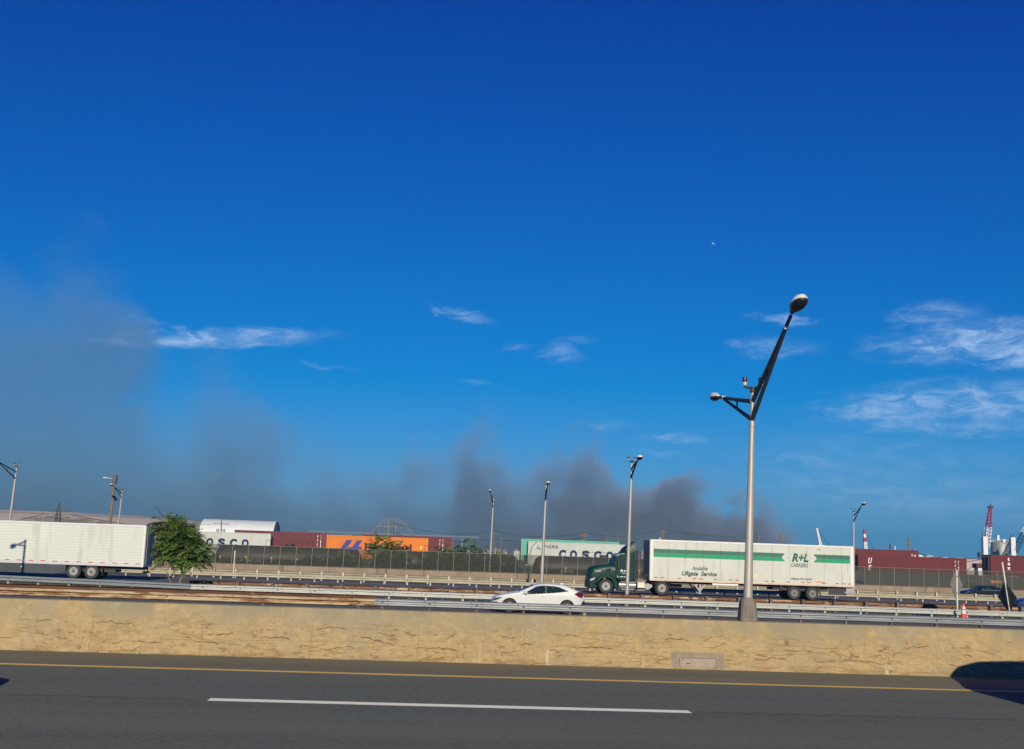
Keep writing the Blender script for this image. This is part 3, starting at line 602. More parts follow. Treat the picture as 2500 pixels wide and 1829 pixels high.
b = MB(); b.box(2.14, 2.22, -.28, -.12, 1.95, 2.62); b.tube([(2.18, -.2, 2.05), (2.25, .06, 2.05)], .02, 6); b.tube([(2.18, -.2, 2.5), (2.25, .06, 2.5)], .02, 6); b.build('side_mirror', m_chassis, tk, bevel=.03)
b = MB(); b.tube([(3.3, .1, 1.1), (3.5, .1, 1.1)], .02, 6); b.box(2.5, 2.6, .0, .03, 1.5, 1.53); b.build('door_handle', m_chrome, tk)
text('lettering', 'P12245', tk, m_whitep, .48, .135, 1.6, .1, .45, bold=.02)
text('lettering', 'R+L', tk, m_whitep, 2.38, .012, 1.62, .2, .62, shear=.2, bold=.03)
text('lettering', 'CARRIERS', tk, m_whitep, 2.52, .012, 1.5, .08, .45, bold=.01)
b = MB(); b.box(2.35, 2.62, .008, .03, 1.27, 1.31); b.box(2.66, 2.95, .008, .03, 1.265, 1.305); b.build('decal_line', m_whitep, tk)
b = MB(); b.prism([(2.13, 1.36), (2.18, 1.36), (2.27, 1.2), (2.22, 1.2)], .005, .03); b.build('badge', mat('badge_gold', (.8, .7, .4), .3, .5), tk)
b = MB(); b.box(2.2, 7.3, .85, 1.0, .62, .86); b.box(2.2, 7.3, TWD - 1.0, TWD - .85, .62, .86); b.box(4.7, 6.4, .5, TWD - .5, .86, 1.02); b.box(2.3, 7.1, .95, TWD - .95, .55, .8); b.build('frame', m_chassis, tk)
for y in (.02, TWD - .68):
    b = MB(); b.tube([(2.33, y + .32, .66), (3.6, y + .32, .66)], .30, 22); ft = b.build('fuel_tank', m_chrome, tk, smooth=True)
    b = MB()
    for x in (2.5, 3.42): b.tube([(x, y + .32, .66), (x + .06, y + .32, .66)], .312, 22)
    b.box(2.5, 3.45, y - .02, y + .1, .88, .93); b.box(2.5, 3.45, y - .04, y + .1, .34, .39); b.build('step', m_steel, ft)
b = MB(); b.box(3.72, 4.28, .02, .55, .5, .9); b.build('battery_box', mat('box_cream', (.72, .66, .5), .4, .2), tk, bevel=.02)
b = MB(); b.box(3.72, 4.3, .0, .3, .32, .38); b.box(3.7, 4.3, .02, .5, .9, .96); b.build('step', m_steel, tk)
b = MB(); b.tube([(4.5, .1, .62), (4.5, .5, .62)], .24, 18); b.tube([(4.75, .2, .66), (4.75, .5, .66)], .14, 14); b.build('air_tank', m_steel, tk, smooth=True)
b = MB(); b.box(3.52, 3.6, .2, TWD - .2, .95, 2.3); b.tube([(3.75, .6, 1.0), (3.75, .6, 3.3)], .08, 12); b.build('cab_back', m_chassis, tk)
for y in (.5, .9, 1.5):
    b = MB(); b.tube([(3.6, y, 1.9), (3.8, y, 1.3), (4.3, y, 1.15), (4.6, y, 1.5)], .025, 6); b.build('air_hose', m_chassis, tk)
b = MB(); b.prism(arch(5.6, .54, .6, .63, 20, 160), .0, .55); b.prism(arch(5.6, .54, .6, .63, 20, 160), TWD - .55, TWD); b.build('mudguard', m_chassis, tk)
wheel(tk, WX, .02, WZ, .54, .32); wheel(tk, WX, TWD - .34, WZ, .54, .32, m_hub)
wheel(tk, 5.6, .02, .53, .53, .6); wheel(tk, 5.6, TWD - .62, .53, .53, .6, m_hub)

# --- ribbed white trailer at the left
LX1 = -19.35; LL = 16.15
m_rib = mat('ribbed_white', (.57, .60, .53), .4, c2=(.62, .645, .57), ns=.35, lo=.4, hi=.7, stretch=(1, 1, .4), c3=(.50, .52, .45), ns3=.6, st3=(1.6, 1, .2), lines=[(2, .19, .10, (.46, .48, .44)), (2, .19, .04, (.36, .37, .34))], coat=.2)
lt = thing('semi_trailer', 'white trailer with ribbed sides and dark skirts cut off by the left edge', 'trailer', (LX1 - LL, 82, ZG))
zb, ztp = .92, 3.79
b = MB(); b.box(0, LL, 0, 2.55, zb + .24, ztp - .13); b.build('side_panel', m_rib, lt)
b = MB(); b.box(-.01, LL + .005, -.012, 2.56, ztp - .135, ztp); b.build('roof_rail', mat('rail_grey', (.60, .62, .63), .4, .2), lt, bevel=.02)
b = MB(); b.box(-.01, LL + .005, -.014, 2.56, zb, zb + .245); b.build('sill', mat('sill_grey', (.52, .53, .53), .4, .3), lt, bevel=.01)
b = MB(); b.box(LL - .1, LL + .02, -.02, .06, zb, ztp - .02); b.build('corner_post', m_trail_rail, lt)
for i in range(2):
    b = MB(); b.box(LL, LL + .05, .06 + i * 1.23, 1.26 + i * 1.23, zb + .1, ztp - .06); d = b.build('door', mat('door_grey', (.36, .38, .38), .5), lt)
    b = MB()
    for q in (.35, .9): b.tube([(LL + .08, .06 + i * 1.23 + q, zb + .15), (LL + .08, .06 + i * 1.23 + q, ztp - .1)], .02, 6)
    b.build('lock_rod', m_steel, d)
b = MB()
for i in range(20): b.box(.45 + i * .80, .76 + i * .80, -.02, .02, zb + .19, zb + .245)
b.build('reflective_tape', m_tape, lt)
m_skirt = mat('skirt_grey', (.035, .042, .05), .6, c2=(.045, .053, .062), ns=1)
b = MB(); b.prism([(4.6, zb), (4.6, .32), (10.2, .28), (10.9, .45), (11.0, zb)], .03, .06); b.build('side_skirt', m_skirt, lt)
b = MB(); b.box(7.95, 8.05, .02, .06, .66, .72); b.build('marker_lamp', m_whitep, lt)
b = MB(); b.box(.2, LL - .1, .4, .55, zb - .2, zb); b.box(.2, LL - .1, 2.0, 2.15, zb - .2, zb); b.box(10.8, 14.2, .5, 2.05, zb - .42, zb - .15); b.box(LL - .1, LL, .3, 2.2, .5, .6); b.box(LL - .1, LL - .04, .7, .8, .5, zb); b.box(LL - .1, LL - .04, 1.75, 1.85, .5, zb); b.build('underframe', m_chassis, lt)
tandem(lt, (-24.0 - LX1 + LL, -22.8 - LX1 + LL), .0, 2.55, .5, .5, m_rim)
b = MB(); b.box(13.4, 13.43, .1, .7, .25, zb - .1); b.build('mud_flap', m_chassis, lt)

# ------------------------------------------------------------------ cars
m_cwhite = mat('car_white', (.62, .64, .60), .35, coat=.3)
m_cnavy = mat('car_navy', (.005, .009, .02), .3, coat=.3)
m_cblue = mat('car_blue', (.02, .05, .12), .3, coat=.4)
m_csilver = mat('car_silver', (.4, .41, .42), .3, .4, coat=.6)
m_trim = mat('car_trim_black', (.015, .016, .018), .4)
m_seat = mat('car_interior', (.05, .055, .065), .8)
m_headl = mat('car_headlight', (.06, .075, .10), .1, coat=1)
m_taill = mat('car_taillight', (.12, .004, .008), .25, coat=.3)
m_amber = mat('car_amber', (.75, .22, .05), .3)
def glass_material():
    M = bpy.data.materials.new('car_glass'); M.use_nodes = True; nt = M.node_tree; b = nt.nodes['Principled BSDF']; out = nt.nodes['Material Output']
    b.inputs['Base Color'].default_value = (.015, .04, .045, 1); b.inputs['Roughness'].default_value = .05
    tr_ = nt.nodes.new('ShaderNodeBsdfTransparent'); tr_.inputs[0].default_value = (.55, .72, .72, 1); mx_ = nt.nodes.new('ShaderNodeMixShader'); mx_.inputs[0].default_value = .38
    nt.links.new(tr_.outputs[0], mx_.inputs[1]); nt.links.new(b.outputs[0], mx_.inputs[2]); nt.links.new(mx_.outputs[0], out.inputs[0]); return M
m_cglass = glass_material()
def interp(pts, x):
    if x <= pts[0][0]: return pts[0][1]
    for (x0, z0), (x1, z1) in zip(pts, pts[1:]):
        if x <= x1:
            t = (x - x0) / (x1 - x0); return z0 + (z1 - z0) * t
    return pts[-1][1]
def smooth_interp(pts, x, w=.12):
    return sum(interp(pts, x + d * w) * k for d, k in ((-1, .12), (-.5, .22), (0, .32), (.5, .22), (1, .12)))
def inside(poly, x, z):
    c = False; n = len(poly)
    for i in range(n):
        x0, z0 = poly[i]; x1, z1 = poly[i - 1]
        if (z0 > z) != (z1 > z) and x < (x1 - x0) * (z - z0) / (z1 - z0) + x0: c = not c
    return c
def car(name, label, loc, top, bottom, win, paint, Lc, wf, wr, wz, wrad, ws, rs, heads=(), tails=(), ambers=(), trims=(), belt=.95, halfw=.9, pillars=(), rz=0, group=None, fin=None, res=1.0, tumble=.42):
    t = thing(name, label, 'car', loc, rz, group)
    NX, NZ, NT = int(170 * res), int(34 * res), 14
    parts = {}
    def put(k, q): parts.setdefault(k, []).append(q)
    def hw(x, z):
        e = min(x, Lc - x); p = halfw * (1 - .34 * max(0, 1 - e / .55) ** 2.2) * (1 - .05 * max(0, 1 - e / 1.4))
        zz = (z - .3) / (belt - .3)
        side = 1 - .035 * (1 - min(1, max(0, zz))) ** 2 - .02 * max(0, zz - .75) if z < belt else .995 - .005 - (z - belt) * tumble
        return p * side
    def ring(x):
        zb_, zt2 = smooth_interp(bottom, x, .05), smooth_interp(top, x); pts = []
        for k in range(NZ + 1):
            u = k / NZ; z = zb_ + (zt2 - zb_) * u; y = hw(x, z)
            if u > .9: y *= 1 - .10 * ((u - .9) / .1) ** 2
            if u < .06: y *= .97
            pts.append((x, -y, z))
        y0 = pts[-1][1]
        for k in range(1, NT): pts.append((x, y0 * (1 - k / NT), zt2 + .035 * math.sin(math.pi / 2 * k / NT)))
        pts.append((x, 0, zt2 + .035)); return pts
    rings = [ring(Lc * i / NX) for i in range(NX + 1)]
    n = len(rings[0])
    for i in range(NX):
        for k in range(n - 1):
            q = [rings[i][k], rings[i + 1][k], rings[i + 1][k + 1], rings[i][k + 1]]
            cx = sum(v[0] for v in q) / 4; cz = sum(v[2] for v in q) / 4; cy_ = sum(v[1] for v in q) / 4
            if k < NZ:
                if any(math.hypot(cx - w_, cz - wz) < wrad * 1.16 for w_ in (wf, wr)): continue
                key = 'body'
                if inside(win, cx, cz): key = 'window' if not any(abs(cx - p_ - (cz - belt) * s_) < .035 for p_, s_ in pillars) else 'trim'
                for nm, polys in (('headlight', heads), ('taillight', tails), ('turn_signal', ambers), ('trim', trims)):
                    if any(inside(p_, cx, cz) for p_ in polys): key = nm
            else:
                key = 'body'
                if ws[0] < cx < ws[1] and abs(cy_) < halfw * .76 - (cx - ws[0]) * .12: key = 'windshield'
                if rs and rs[0] < cx < rs[1] and abs(cy_) < halfw * .62: key = 'rear_window'
            put(key, q); put(key, [(x, -y, z) for x, y, z in q[::-1]])
    for i in (0, NX):
        r_ = rings[i]; full = r_ + [(x, -y, z) for x, y, z in r_[::-1][1:]]; put('body', full if i else full[::-1])
    MM = dict(body=paint, window=m_cglass, windshield=m_cglass, rear_window=m_cglass, headlight=m_headl, taillight=m_taill, turn_signal=m_amber, trim=m_trim)
    bodyo = None
    for key in ['body'] + [k for k in parts if k != 'body']:
        sides = [parts[key]] if key not in ('headlight', 'taillight', 'window') else [[q for q in parts[key] if sum(v[1] for v in q) < 0], [q for q in parts[key] if sum(v[1] for v in q) >= 0]]
        for qs in sides:
            bm = bmesh.new(); cache = {}
            for q in qs:
                vs = []
                for v in q:
                    kk = (round(v[0], 4), round(v[1], 4), round(v[2], 4))
                    if kk not in cache: cache[kk] = bm.verts.new(v)
                    vs.append(cache[kk])
                if len(set(vs)) > 2:
                    try: bm.faces.new(vs)
                    except ValueError: pass
            me = bpy.data.meshes.new(key); bm.to_mesh(me); bm.free(); me.materials.append(MM[key]); me.polygons.foreach_set('use_smooth', [True] * len(me.polygons)); me.set_sharp_from_angle(angle=R(50))
            o = bpy.data.objects.new(key, me); COL.objects.link(o); o.parent = t
            if key == 'body': bodyo = o
    b = MB()
    for w_ in (wf, wr):
        b.prism(arch(w_, wz, wrad * 1.1, wrad * 1.17, -30, 210), -halfw * .95, -halfw * .5); b.prism(arch(w_, wz, wrad * 1.1, wrad * 1.17, -30, 210), halfw * .5, halfw * .95); b.box(w_ - wrad * .9, w_ + wrad * .9, -halfw * .55, halfw * .55, wz - .05, wz + wrad * 1.05)
    b.box(wf, wr, -halfw * .8, halfw * .8, .2, .3); b.build('wheel_housing', m_trim, t)
    for w_ in (wf, wr):
        wheel(t, w_, -halfw + .03, wz, wrad, .22, m_rim, 5)
        for_y = halfw - .25; b2 = MB(); b2.lathe_y([(wrad * .6, 0), (wrad, .03), (wrad, .2), (wrad * .6, .22)], w_, wz, for_y, 24); b2.build('wheel', m_tyre, t, smooth=True)
    xm = win[0][0] if False else min(p_[0] for p_ in win) + .22
    for s_ in (-1, 1):
        b = MB(); y = s_ * halfw * .93; b.loft([[(xm - .1 + u, y + s_ * (d * w2), belt - .01 + .07 + h_ * w2) for d, h_ in ((0, -.06), (.2, -.07), (.22, .05), (0, .07))] for u, w2 in ((0, .6), (.08, 1), (.16, .9))]); b.build('side_mirror', paint, t, smooth=True)
    for x in (xm + .75, xm + 1.6):
        for s_ in (-1, 1):
            if x < rs[0] - .2 if rs else True:
                b = MB(); y = s_ * (hw(x, belt - .1)); b.box(x, x + .18, min(y, y + s_ * .02), max(y, y + s_ * .02), belt - .12, belt - .095); b.build('door_handle', paint, t, bevel=.006)
    zr = max(z for x, z in top); xw = (ws[1] + .1)
    b = MB()
    for y in (-.38, .38):
        b.box(xw + .45, xw + .62, y - .24, y + .24, .4, zr - .48); b.box(xw + .5, xw + .6, y - .11, y + .11, zr - .5, zr - .28)
        b.box(xw + 1.35, xw + 1.5, y - .26, y + .26, .4, zr - .5)
    b.box(ws[0] + .3, xw + .1, -.65, .65, .5, belt - .08); b.build('interior', m_seat, t, bevel=.03)
    if fin:
        b = MB(); b.prism([(fin[0], fin[1]), (fin[0] + .12, fin[1] + .07), (fin[0] + .17, fin[1] + .06), (fin[0] + .2, fin[1])], -.02, .02); b.build('antenna', paint, t)
    return t
hatch_top = [(0, .50), (.02, .60), (.15, .74), (.5, .85), (1.27, 1.0), (1.7, 1.19), (2.06, 1.34), (2.3, 1.395), (2.6, 1.425), (3.0, 1.42), (3.5, 1.385), (3.75, 1.31), (4.27, 1.09), (4.46, 1.03), (4.53, .9), (4.55, .7)]
car('white_car', 'small white hatchback car driving behind the silver guardrail', (3.34, 57.1, -.36), hatch_top,
    [(0, .42), (.25, .22), (4.2, .24), (4.5, .36), (4.55, .5)],
    [(1.41, .905), (1.71, 1.05), (2.13, 1.285), (2.4, 1.335), (2.66, 1.345), (3.0, 1.33), (3.28, 1.285), (3.75, 1.105), (3.03, 1.01), (1.79, .91)],
    m_cwhite, 4.55, .86, 3.65, .33, .33, (1.3, 2.02), (3.72, 4.3),
    heads=[[(.0, .56), (.15, .70), (.52, .745), (.36, .64), (.03, .52)]], tails=[[(3.99, .98), (4.17, 1.08), (4.42, 1.10), (4.5, 1.0), (4.42, .80), (4.22, .84)]],
    ambers=[[(.44, .58), (.56, .60), (.58, .565), (.47, .555)]], trims=[[(4.35, .5), (4.46, .66), (4.56, .66), (4.56, .4), (4.3, .36)], [(0, .5), (.3, .52), (.3, .44), (0, .42)]],
    belt=.94, pillars=((2.62, .0),), fin=(3.35, 1.42), res=2.0)
sedan_top = [(0, .5), (.03, .66), (.2, .78), (.9, .93), (1.3, .98), (1.75, 1.22), (2.15, 1.40), (2.6, 1.45), (3.1, 1.44), (3.6, 1.33), (4.15, 1.12), (4.6, 1.04), (4.78, .95), (4.82, .6)]
SED = dict(bottom=[(0, .4), (.25, .22), (4.5, .24), (4.82, .42)], win=[(1.45, .96), (1.8, 1.17), (2.17, 1.34), (2.6, 1.385), (3.1, 1.37), (3.55, 1.26), (3.95, 1.06), (3.0, 1.0)], Lc=4.82, wf=.92, wr=3.75, wz=.33, wrad=.33, ws=(1.3, 2.1), rs=(3.5, 4.15),
           heads=[[(.02, .62), (.2, .73), (.5, .76), (.3, .63)]], tails=[[(4.4, .92), (4.7, .98), (4.8, .9), (4.78, .75), (4.5, .8)]], belt=.97, pillars=((2.7, 0), (3.4, .2)))
m_shine = mat('car_chrome_strip', (.6, .62, .63), .3, .7)
dc = car('dark_car', 'dark navy sedan driving beside the tan wall, behind the diamond sign', (56.6, 119.2, -.62), sedan_top, paint=m_cnavy, **SED)
b = MB(); b.box(1.6, 3.9, -.90, -.86, .975, 1.0); b.build('chrome_strip', m_shine, dc)
car('blue_car', 'blue car entering at the right edge of the picture behind the guardrails', (at(2487, 1470, 76)[0], 76.8, -.30), sedan_top, paint=m_cblue, **SED)
van_top = [(0, 1.0), (.06, 1.35), (.45, 1.7), (.75, 2.2), (1.05, 2.58), (1.6, 2.74), (2.4, 2.78), (5.2, 2.72), (5.45, 2.6), (5.5, 1.2)]
car('passing_van', 'tall silver van outside the right edge whose shadow lies at the foot of the barrier', (11.4, 20.5, 0), van_top, [(0, .4), (.3, .28), (5.3, .3), (5.5, .42)], [(1.05, 1.35), (1.12, 1.85), (1.4, 2.15), (2.25, 2.2), (2.25, 1.35)], m_csilver, 5.5, .95, 4.4, .36, .36, (.42, 1.1), None, heads=[[(.0, .75), (.05, 1.05), (.3, 1.15), (.35, .8)]], tails=[[(5.3, 1.0), (5.52, 1.0), (5.52, 1.9), (5.38, 1.9)]], trims=[[(0, .42), (0, .62), (.5, .62), (.5, .42)], [(2.4, .3), (2.42, .3), (2.42, 2.4), (2.4, 2.4)], [(3.6, .5), (3.62, .5), (3.62, 2.4), (3.6, 2.4)]], belt=1.3, tumble=.09, res=2.0)
car('passing_car', 'silver car outside the left edge of the picture whose shadow tip lies on the road', (-11.85, 18.3, 0), sedan_top, paint=m_csilver, **SED)

# driver of the white car
def driver():
    sk = [((0, 0, .0), .15), ((0.06, 0, .28), .15), ((.1, 0, .48), .11), ((.1, 0, .56), .055), ((.09, 0, .63), .075), ((.07, 0, .72), .095), ((.08, 0, .80), .07),
          ((.1, -.2, .46), .06), ((-.06, -.24, .24), .045), ((-.28, -.15, .36), .035), ((-.36, -.12, .40), .03), ((.1, .2, .46), .06), ((-.06, .24, .24), .045), ((-.28, .15, .36), .035), ((-.36, .12, .40), .03),
          ((-.42, -.1, .06), .08), ((-.42, .1, .06), .08), ((-.62, -.1, -.3), .05), ((-.62, .1, -.3), .05)]
    ed = [(0, 1), (1, 2), (2, 3), (3, 4), (4, 5), (5, 6), (2, 7), (7, 8), (8, 9), (9, 10), (2, 11), (11, 12), (12, 13), (13, 14), (0, 15), (0, 16), (15, 17), (16, 18)]
    me = bpy.data.meshes.new('person'); me.from_pydata([p for p, r_ in sk], ed, []); o = bpy.data.objects.new('person', me); COL.objects.link(o)
    s_ = o.modifiers.new('skin', 'SKIN')
    for v, (p, r_) in zip(me.skin_vertices[0].data, sk): v.radius = (r_, r_); v.use_root = False
    me.skin_vertices[0].data[0].use_root = True
    ss = o.modifiers.new('sub', 'SUBSURF'); ss.levels = 1; ss.render_levels = 2
    M = bpy.data.materials.new('person_skin_shirt'); M.use_nodes = True; nt = M.node_tree; T = nt.nodes.new('ShaderNodeTexCoord'); sp_ = nt.nodes.new('ShaderNodeSeparateXYZ'); nt.links.new(T.outputs['Object'], sp_.inputs[0])
    g = nt.nodes.new('ShaderNodeMath'); g.operation = 'GREATER_THAN'; g.inputs[1].default_value = .53; nt.links.new(sp_.outputs[2], g.inputs[0])
    mx_ = nt.nodes.new('ShaderNodeMix'); mx_.data_type = 'RGBA'; mx_.inputs['A'].default_value = (.55, .56, .58, 1); mx_.inputs['B'].default_value = (.42, .24, .16, 1); nt.links.new(g.outputs[0], mx_.inputs['Factor']); nt.links.new(mx_.outputs['Result'], nt.nodes['Principled BSDF'].inputs['Base Color'])
    me.materials.append(M)
    hb = MB(); hb.lathe_z([(.03, .83), (.085, .815), (.112, .76), (.11, .70), (.07, .66)], .085, 0, 14); hb.build('hair', mat('hair_dark', (.03, .022, .018), .8), o, smooth=True)
    b = MB(); b.box(-.04, .0, -.035, .035, .715, .735); b.prism([(-.045, .69), (-.02, .72), (-.02, .685)], -.015, .015); fb = b.build('sunglasses', m_trim, o)
    return o
pd_ = driver(); pd_.location = (3.34 + 2.5, 56.72, -.36 + .42); tag(pd_, 'person in a pale shirt at the wheel of the white hatchback', 'person')

# ------------------------------------------------------------------ rail yard: containers and tank cars
m_cwht = mat('container_white', (.52, .55, .49), .55, c2=(.47, .49, .43), ns=.6, stretch=(1, 1, .3), c3=(.36, .24, .13), ns3=2.2, lo3=.68, hi3=.76)
m_cred = mat('container_maroon', (.135, .017, .02), .55, c2=(.11, .015, .018), ns=.5, stretch=(1, 1, .3), c3=(.18, .035, .03), ns3=2, lo3=.6, hi3=.7)
m_corg = mat('container_orange', (.70, .19, .008), .55, c2=(.62, .17, .01), ns=.6, stretch=(1, 1, .3))
m_cteal = mat('container_teal', (.09, .42, .30), .55, c2=(.13, .40, .29), ns=1, c3=(.3, .22, .13), ns3=2.5, lo3=.64, hi3=.72)
m_clet = mat('lettering_navy', (.012, .03, .12), .5)
m_clw = mat('lettering_white', (.8, .78, .76), .5)
m_cbrown = mat('lettering_brown', (.06, .012, .006), .5)
m_rustd = mat('rusty_door', (.42, .36, .26), .7, c2=(.30, .17, .08), ns=2, lo=.45, hi=.6)
m_bars = mat('door_bar', (.3, .28, .25), .5, .4)
def container(name, label, x0, y0, z0, L, M, H=2.9, Wd=2.44, frameM=None, doorM=None, door=1, pitch=.28, rz=0, group='shipping containers in the rail yard'):
    t = thing(name, label, 'container', (x0, y0, z0), rz, group)
    b = MB(); xs = []; x = .16; i = 0
    poly = [(.14, .035)]
    while x < L - .16 - pitch:
        poly += [(x, .035), (x + pitch * .18, .0), (x + pitch * .5, .0), (x + pitch * .68, .035)]; x += pitch
    poly += [(L - .14, .035)]
    bot = [(px_, py_ + .01, .16) for px_, py_ in poly]; topr = [(px_, py_ + .01, H - .1) for px_, py_ in poly]
    b.loft([bot, topr], closed=False); b.loft([[(px_, Wd - py_ - .01, .16) for px_, py_ in poly], [(px_, Wd - py_ - .01, H - .1) for px_, py_ in poly]], closed=False)
    b.build('side_panel', M, t)
    b = MB()
    for y in (0, Wd - .12): b.box(0, L, y, y + .12, 0, .16); b.box(0, L, y, y + .12, H - .1, H)
    for x in (0, L - .15):
        for y in (0, Wd - .15): b.box(x, x + .15, y - .003, y + .153, 0, H + .004)
        b.box(x, x + .12, 0, Wd, 0, .15); b.box(x, x + .12, 0, Wd, H - .1, H)
    b.build('frame', frameM or M, t)
    b = MB(); b.box(.05, L - .05, .06, Wd - .06, H - .05, H - .02); b.build('roof', M, t)
    b = MB(); b.box(.02, .06, .1, Wd - .1, .1, H - .08) if door else b.box(L - .06, L - .02, .1, Wd - .1, .1, H - .08); b.build('end_panel', M, t)
    for k in range(2):
        b = MB(); xx = L - .05 if door else .02; b.box(xx, xx + .04, .14 + k * 1.09, 1.2 + k * 1.09, .12, H - .1); d = b.build('door', doorM or M, t)
        b = MB()
        for q in (.3, .75): b.tube([(L + .02 if door else -.02, .14 + k * 1.09 + q, .15), (L + .02 if door else -.02, .14 + k * 1.09 + q, H - .12)], .022, 6)
        b.build('lock_bar', m_bars, d)
    return t
def marks(c, M, x, L=None, H=2.9):  # rows of small upright marking near the door end
    b = MB(); r_ = random.Random(5)
    for col_, w_ in ((0, .07), (.42, .09)):
        z = H - .35
        while z > .5:
            h = r_.choice((.12, .22, .3, .1)); b.box(x + col_, x + col_ + w_, -.012, .01, z - h, z); z -= h + r_.choice((.05, .09, .2))
    b.build('marking', M, c)
ZC = .95
c1 = container('shipping_container', 'white corrugated container with blue lettering behind the tree', -31.9, 150, ZC, 12.2, m_cwht, doorM=m_rustd)
text('lettering', 'C', c1, m_clet, 2.75, -.03, 1.15, .88, .75, bold=.05)
for s_, x in zip('OSCO', (4.15, 5.62, 7.1, 8.6)): text('lettering', s_, c1, m_clet, x, -.03, 1.15, .88, .9, bold=.06)
c2 = container('shipping_container', 'maroon container between the white lettered one and the orange one', -25.6, 158, 1.38, 12.2, m_cred)
marks(c2, m_clw, 11.1)
b = MB(); b.box(10.9, 11.6, -.02, .01, .62, .78); b.build('marking', mat('marking_yellow', (.8, .55, .12), .5), c2)
c3 = container('shipping_container', 'bright orange container with a blue logo half hidden by bushes', -12.6, 150, ZC + .12, 13.0, m_corg, pitch=.36)
b = MB()
for (pl) in ([(1.75, 1.15), (2.55, 2.35), (3.3, 2.35), (2.5, 1.15)], [(2.75, 1.15), (2.75, 1.45), (3.3, 1.45), (3.9, 2.35), (4.55, 2.35), (4.05, 1.55), (4.6, 1.55), (4.35, 1.18), (3.35, 1.15)]): b.prism(pl, -.03, .02)
b.build('logo', mat('logo_blue', (.012, .02, .22), .5), c3)
text('lettering', 'Hapag-Lloyd', c3, m_cbrown, 4.9, -.03, 1.15, .85, 6.0, bold=.06)
b = MB(); b.box(12.0, 12.25, -.012, .01, 1.5, 1.85); b.build('sticker', mat('sticker_yellow', (.85, .7, .05), .5), c3)
c4 = container('shipping_container', 'maroon container standing behind the right end of the orange one', -8.6, 160, 1.45, 12.4, m_cred)
marks(c4, m_clw, 10.6)
c5 = container('shipping_container', 'pale white container with blue lettering in front of the green one', 13.4, 150, 1.15, 13.1, m_cwht, door=0, doorM=m_rustd)
for s_, x in zip('COSCO', (4.0, 5.45, 7.05, 8.6, 10.2)): text('lettering', s_, c5, m_clet, x, -.03, .95, .95, .95, bold=.06)
text('lettering', '中远海运', c5, m_clet, 2.1, -.03, 2.15, .32)
b = MB(); b.box(.95, 1.65, -.012, .01, 1.95, 2.02); b.prism([(1.25, 2.05), (1.32, 2.05), (1.30, 2.55), (1.27, 2.55)], -.012, .01); b.box(1.1, 1.22, -.012, .01, 2.05, 2.3); b.box(1.38, 1.5, -.012, .01, 2.05, 2.2); b.build('logo', mat('logo_teal', (.03, .2, .28), .5), c5)
c6 = container('shipping_container', 'sea green container showing over the top of the pale white one', 13.0, 156.5, 1.55, 13.4, m_cteal, door=0)
m_crail = m_cred
XA = at(2095, 1360, 150)[0]
c7 = container('shipping_container', 'long maroon container with slanted white letters right of the white trailer', XA, 150, 1.2, 14.9, m_cred, H=2.66, rz=R(.6))
text('lettering', 'U', c7, m_clw, 1.35, -.02, 1.55, .75, .55, shear=.3, bold=.04); text('lettering', 'E', c7, m_clw, 1.3, -.02, .72, .6, .55, shear=.3, bold=.04)
marks(c7, m_clw, 13.3, H=2.66)
c8 = container('shipping_container', 'maroon container stacked higher behind the one with slanted letters', 56.5, 160, 1.9, 13.4, m_cred)
b = MB(); b.box(12.4, 12.5, -.02, .01, 1.9, 2.4); b.box(12.8, 12.95, -.02, .01, 1.9, 2.3); b.build('marking', m_clw, c8)
XC = at(2418, 1356, 150)[0]
c9 = container('shipping_container', 'maroon container with stacked white letters below the silo', XC, 150, 1.72, 16.1, m_cred, door=0, H=2.75, doorM=mat('door_shade', (.012, .02, .05), .5))  # end door coloured dark blue to carry the shadow on that face
text('lettering', list('tex'), c9, m_clw, 2.25, -.02, 2.0, .52, vertical=True, bold=.04)
# well wagons
def wagon(label, x0, L, y, z1, M, txt=None):
    t = thing('well_wagon', label, 'rail wagon', (x0, y, -.6), 0, 'wagons carrying containers')
    b = MB(); b.prism([(0, 1.2), (1.4, 1.2), (2.2, .35), (L - 2.2, .35), (L - 1.4, 1.2), (L, 1.2), (L, z1 + .6), (0, z1 + .6)], 0, .15); b.prism([(0, 1.2), (1.4, 1.2), (2.2, .35), (L - 2.2, .35), (L - 1.4, 1.2), (L, 1.2), (L, z1 + .6), (0, z1 + .6)], 2.6, 2.75); b.box(.1, L - .1, .15, 2.6, 1.0, 1.3); b.build('side_sill', M, t)
    b = MB()
    i = .6
    while i < L: b.box(i, i + .1, -.06, 0, .6, z1 + .55); i += 1.6
    b.build('rib', M, t)
    for x in (.9, L - .9):
        b = MB(); b.box(x - 1.1, x + 1.1, .3, .5, .4, .75)
        for q in (-.8, .8): b.lathe_y([(.42, 0), (.42, .12), (.2, .14)], x + q, .43, .35, 20)
        b.build('bogie', m_chassis, t)
    if txt: text('lettering', txt, t, mat('lettering_orange', (.85, .33, .06), .5), L * .03 + 2.5, -.08, 1.35, .5, 1.55, bold=.05)
    return t
m_wag = mat('wagon_dark', (.055, .058, .055), .7, c2=(.07, .065, .055), ns=2)
wagon('dark well wagon under the container with slanted letters', XA - 1.2, 17, 149.6, 1.75, m_wag)
wagon('dark wagon with orange letters under the container with stacked letters', XC - 3.5, 20, 149.4, 1.69, m_wag, 'aco')
wagon('dark wagon under the orange container', -13.6, 15.2, 149.6, .95, m_wag)
wagon('dark wagon under the pale white container', 12.3, 15.2, 149.6, 1.1, m_wag)
wagon('dark wagon under the white container behind the tree', -33, 14.4, 149.6, .9, m_wag)

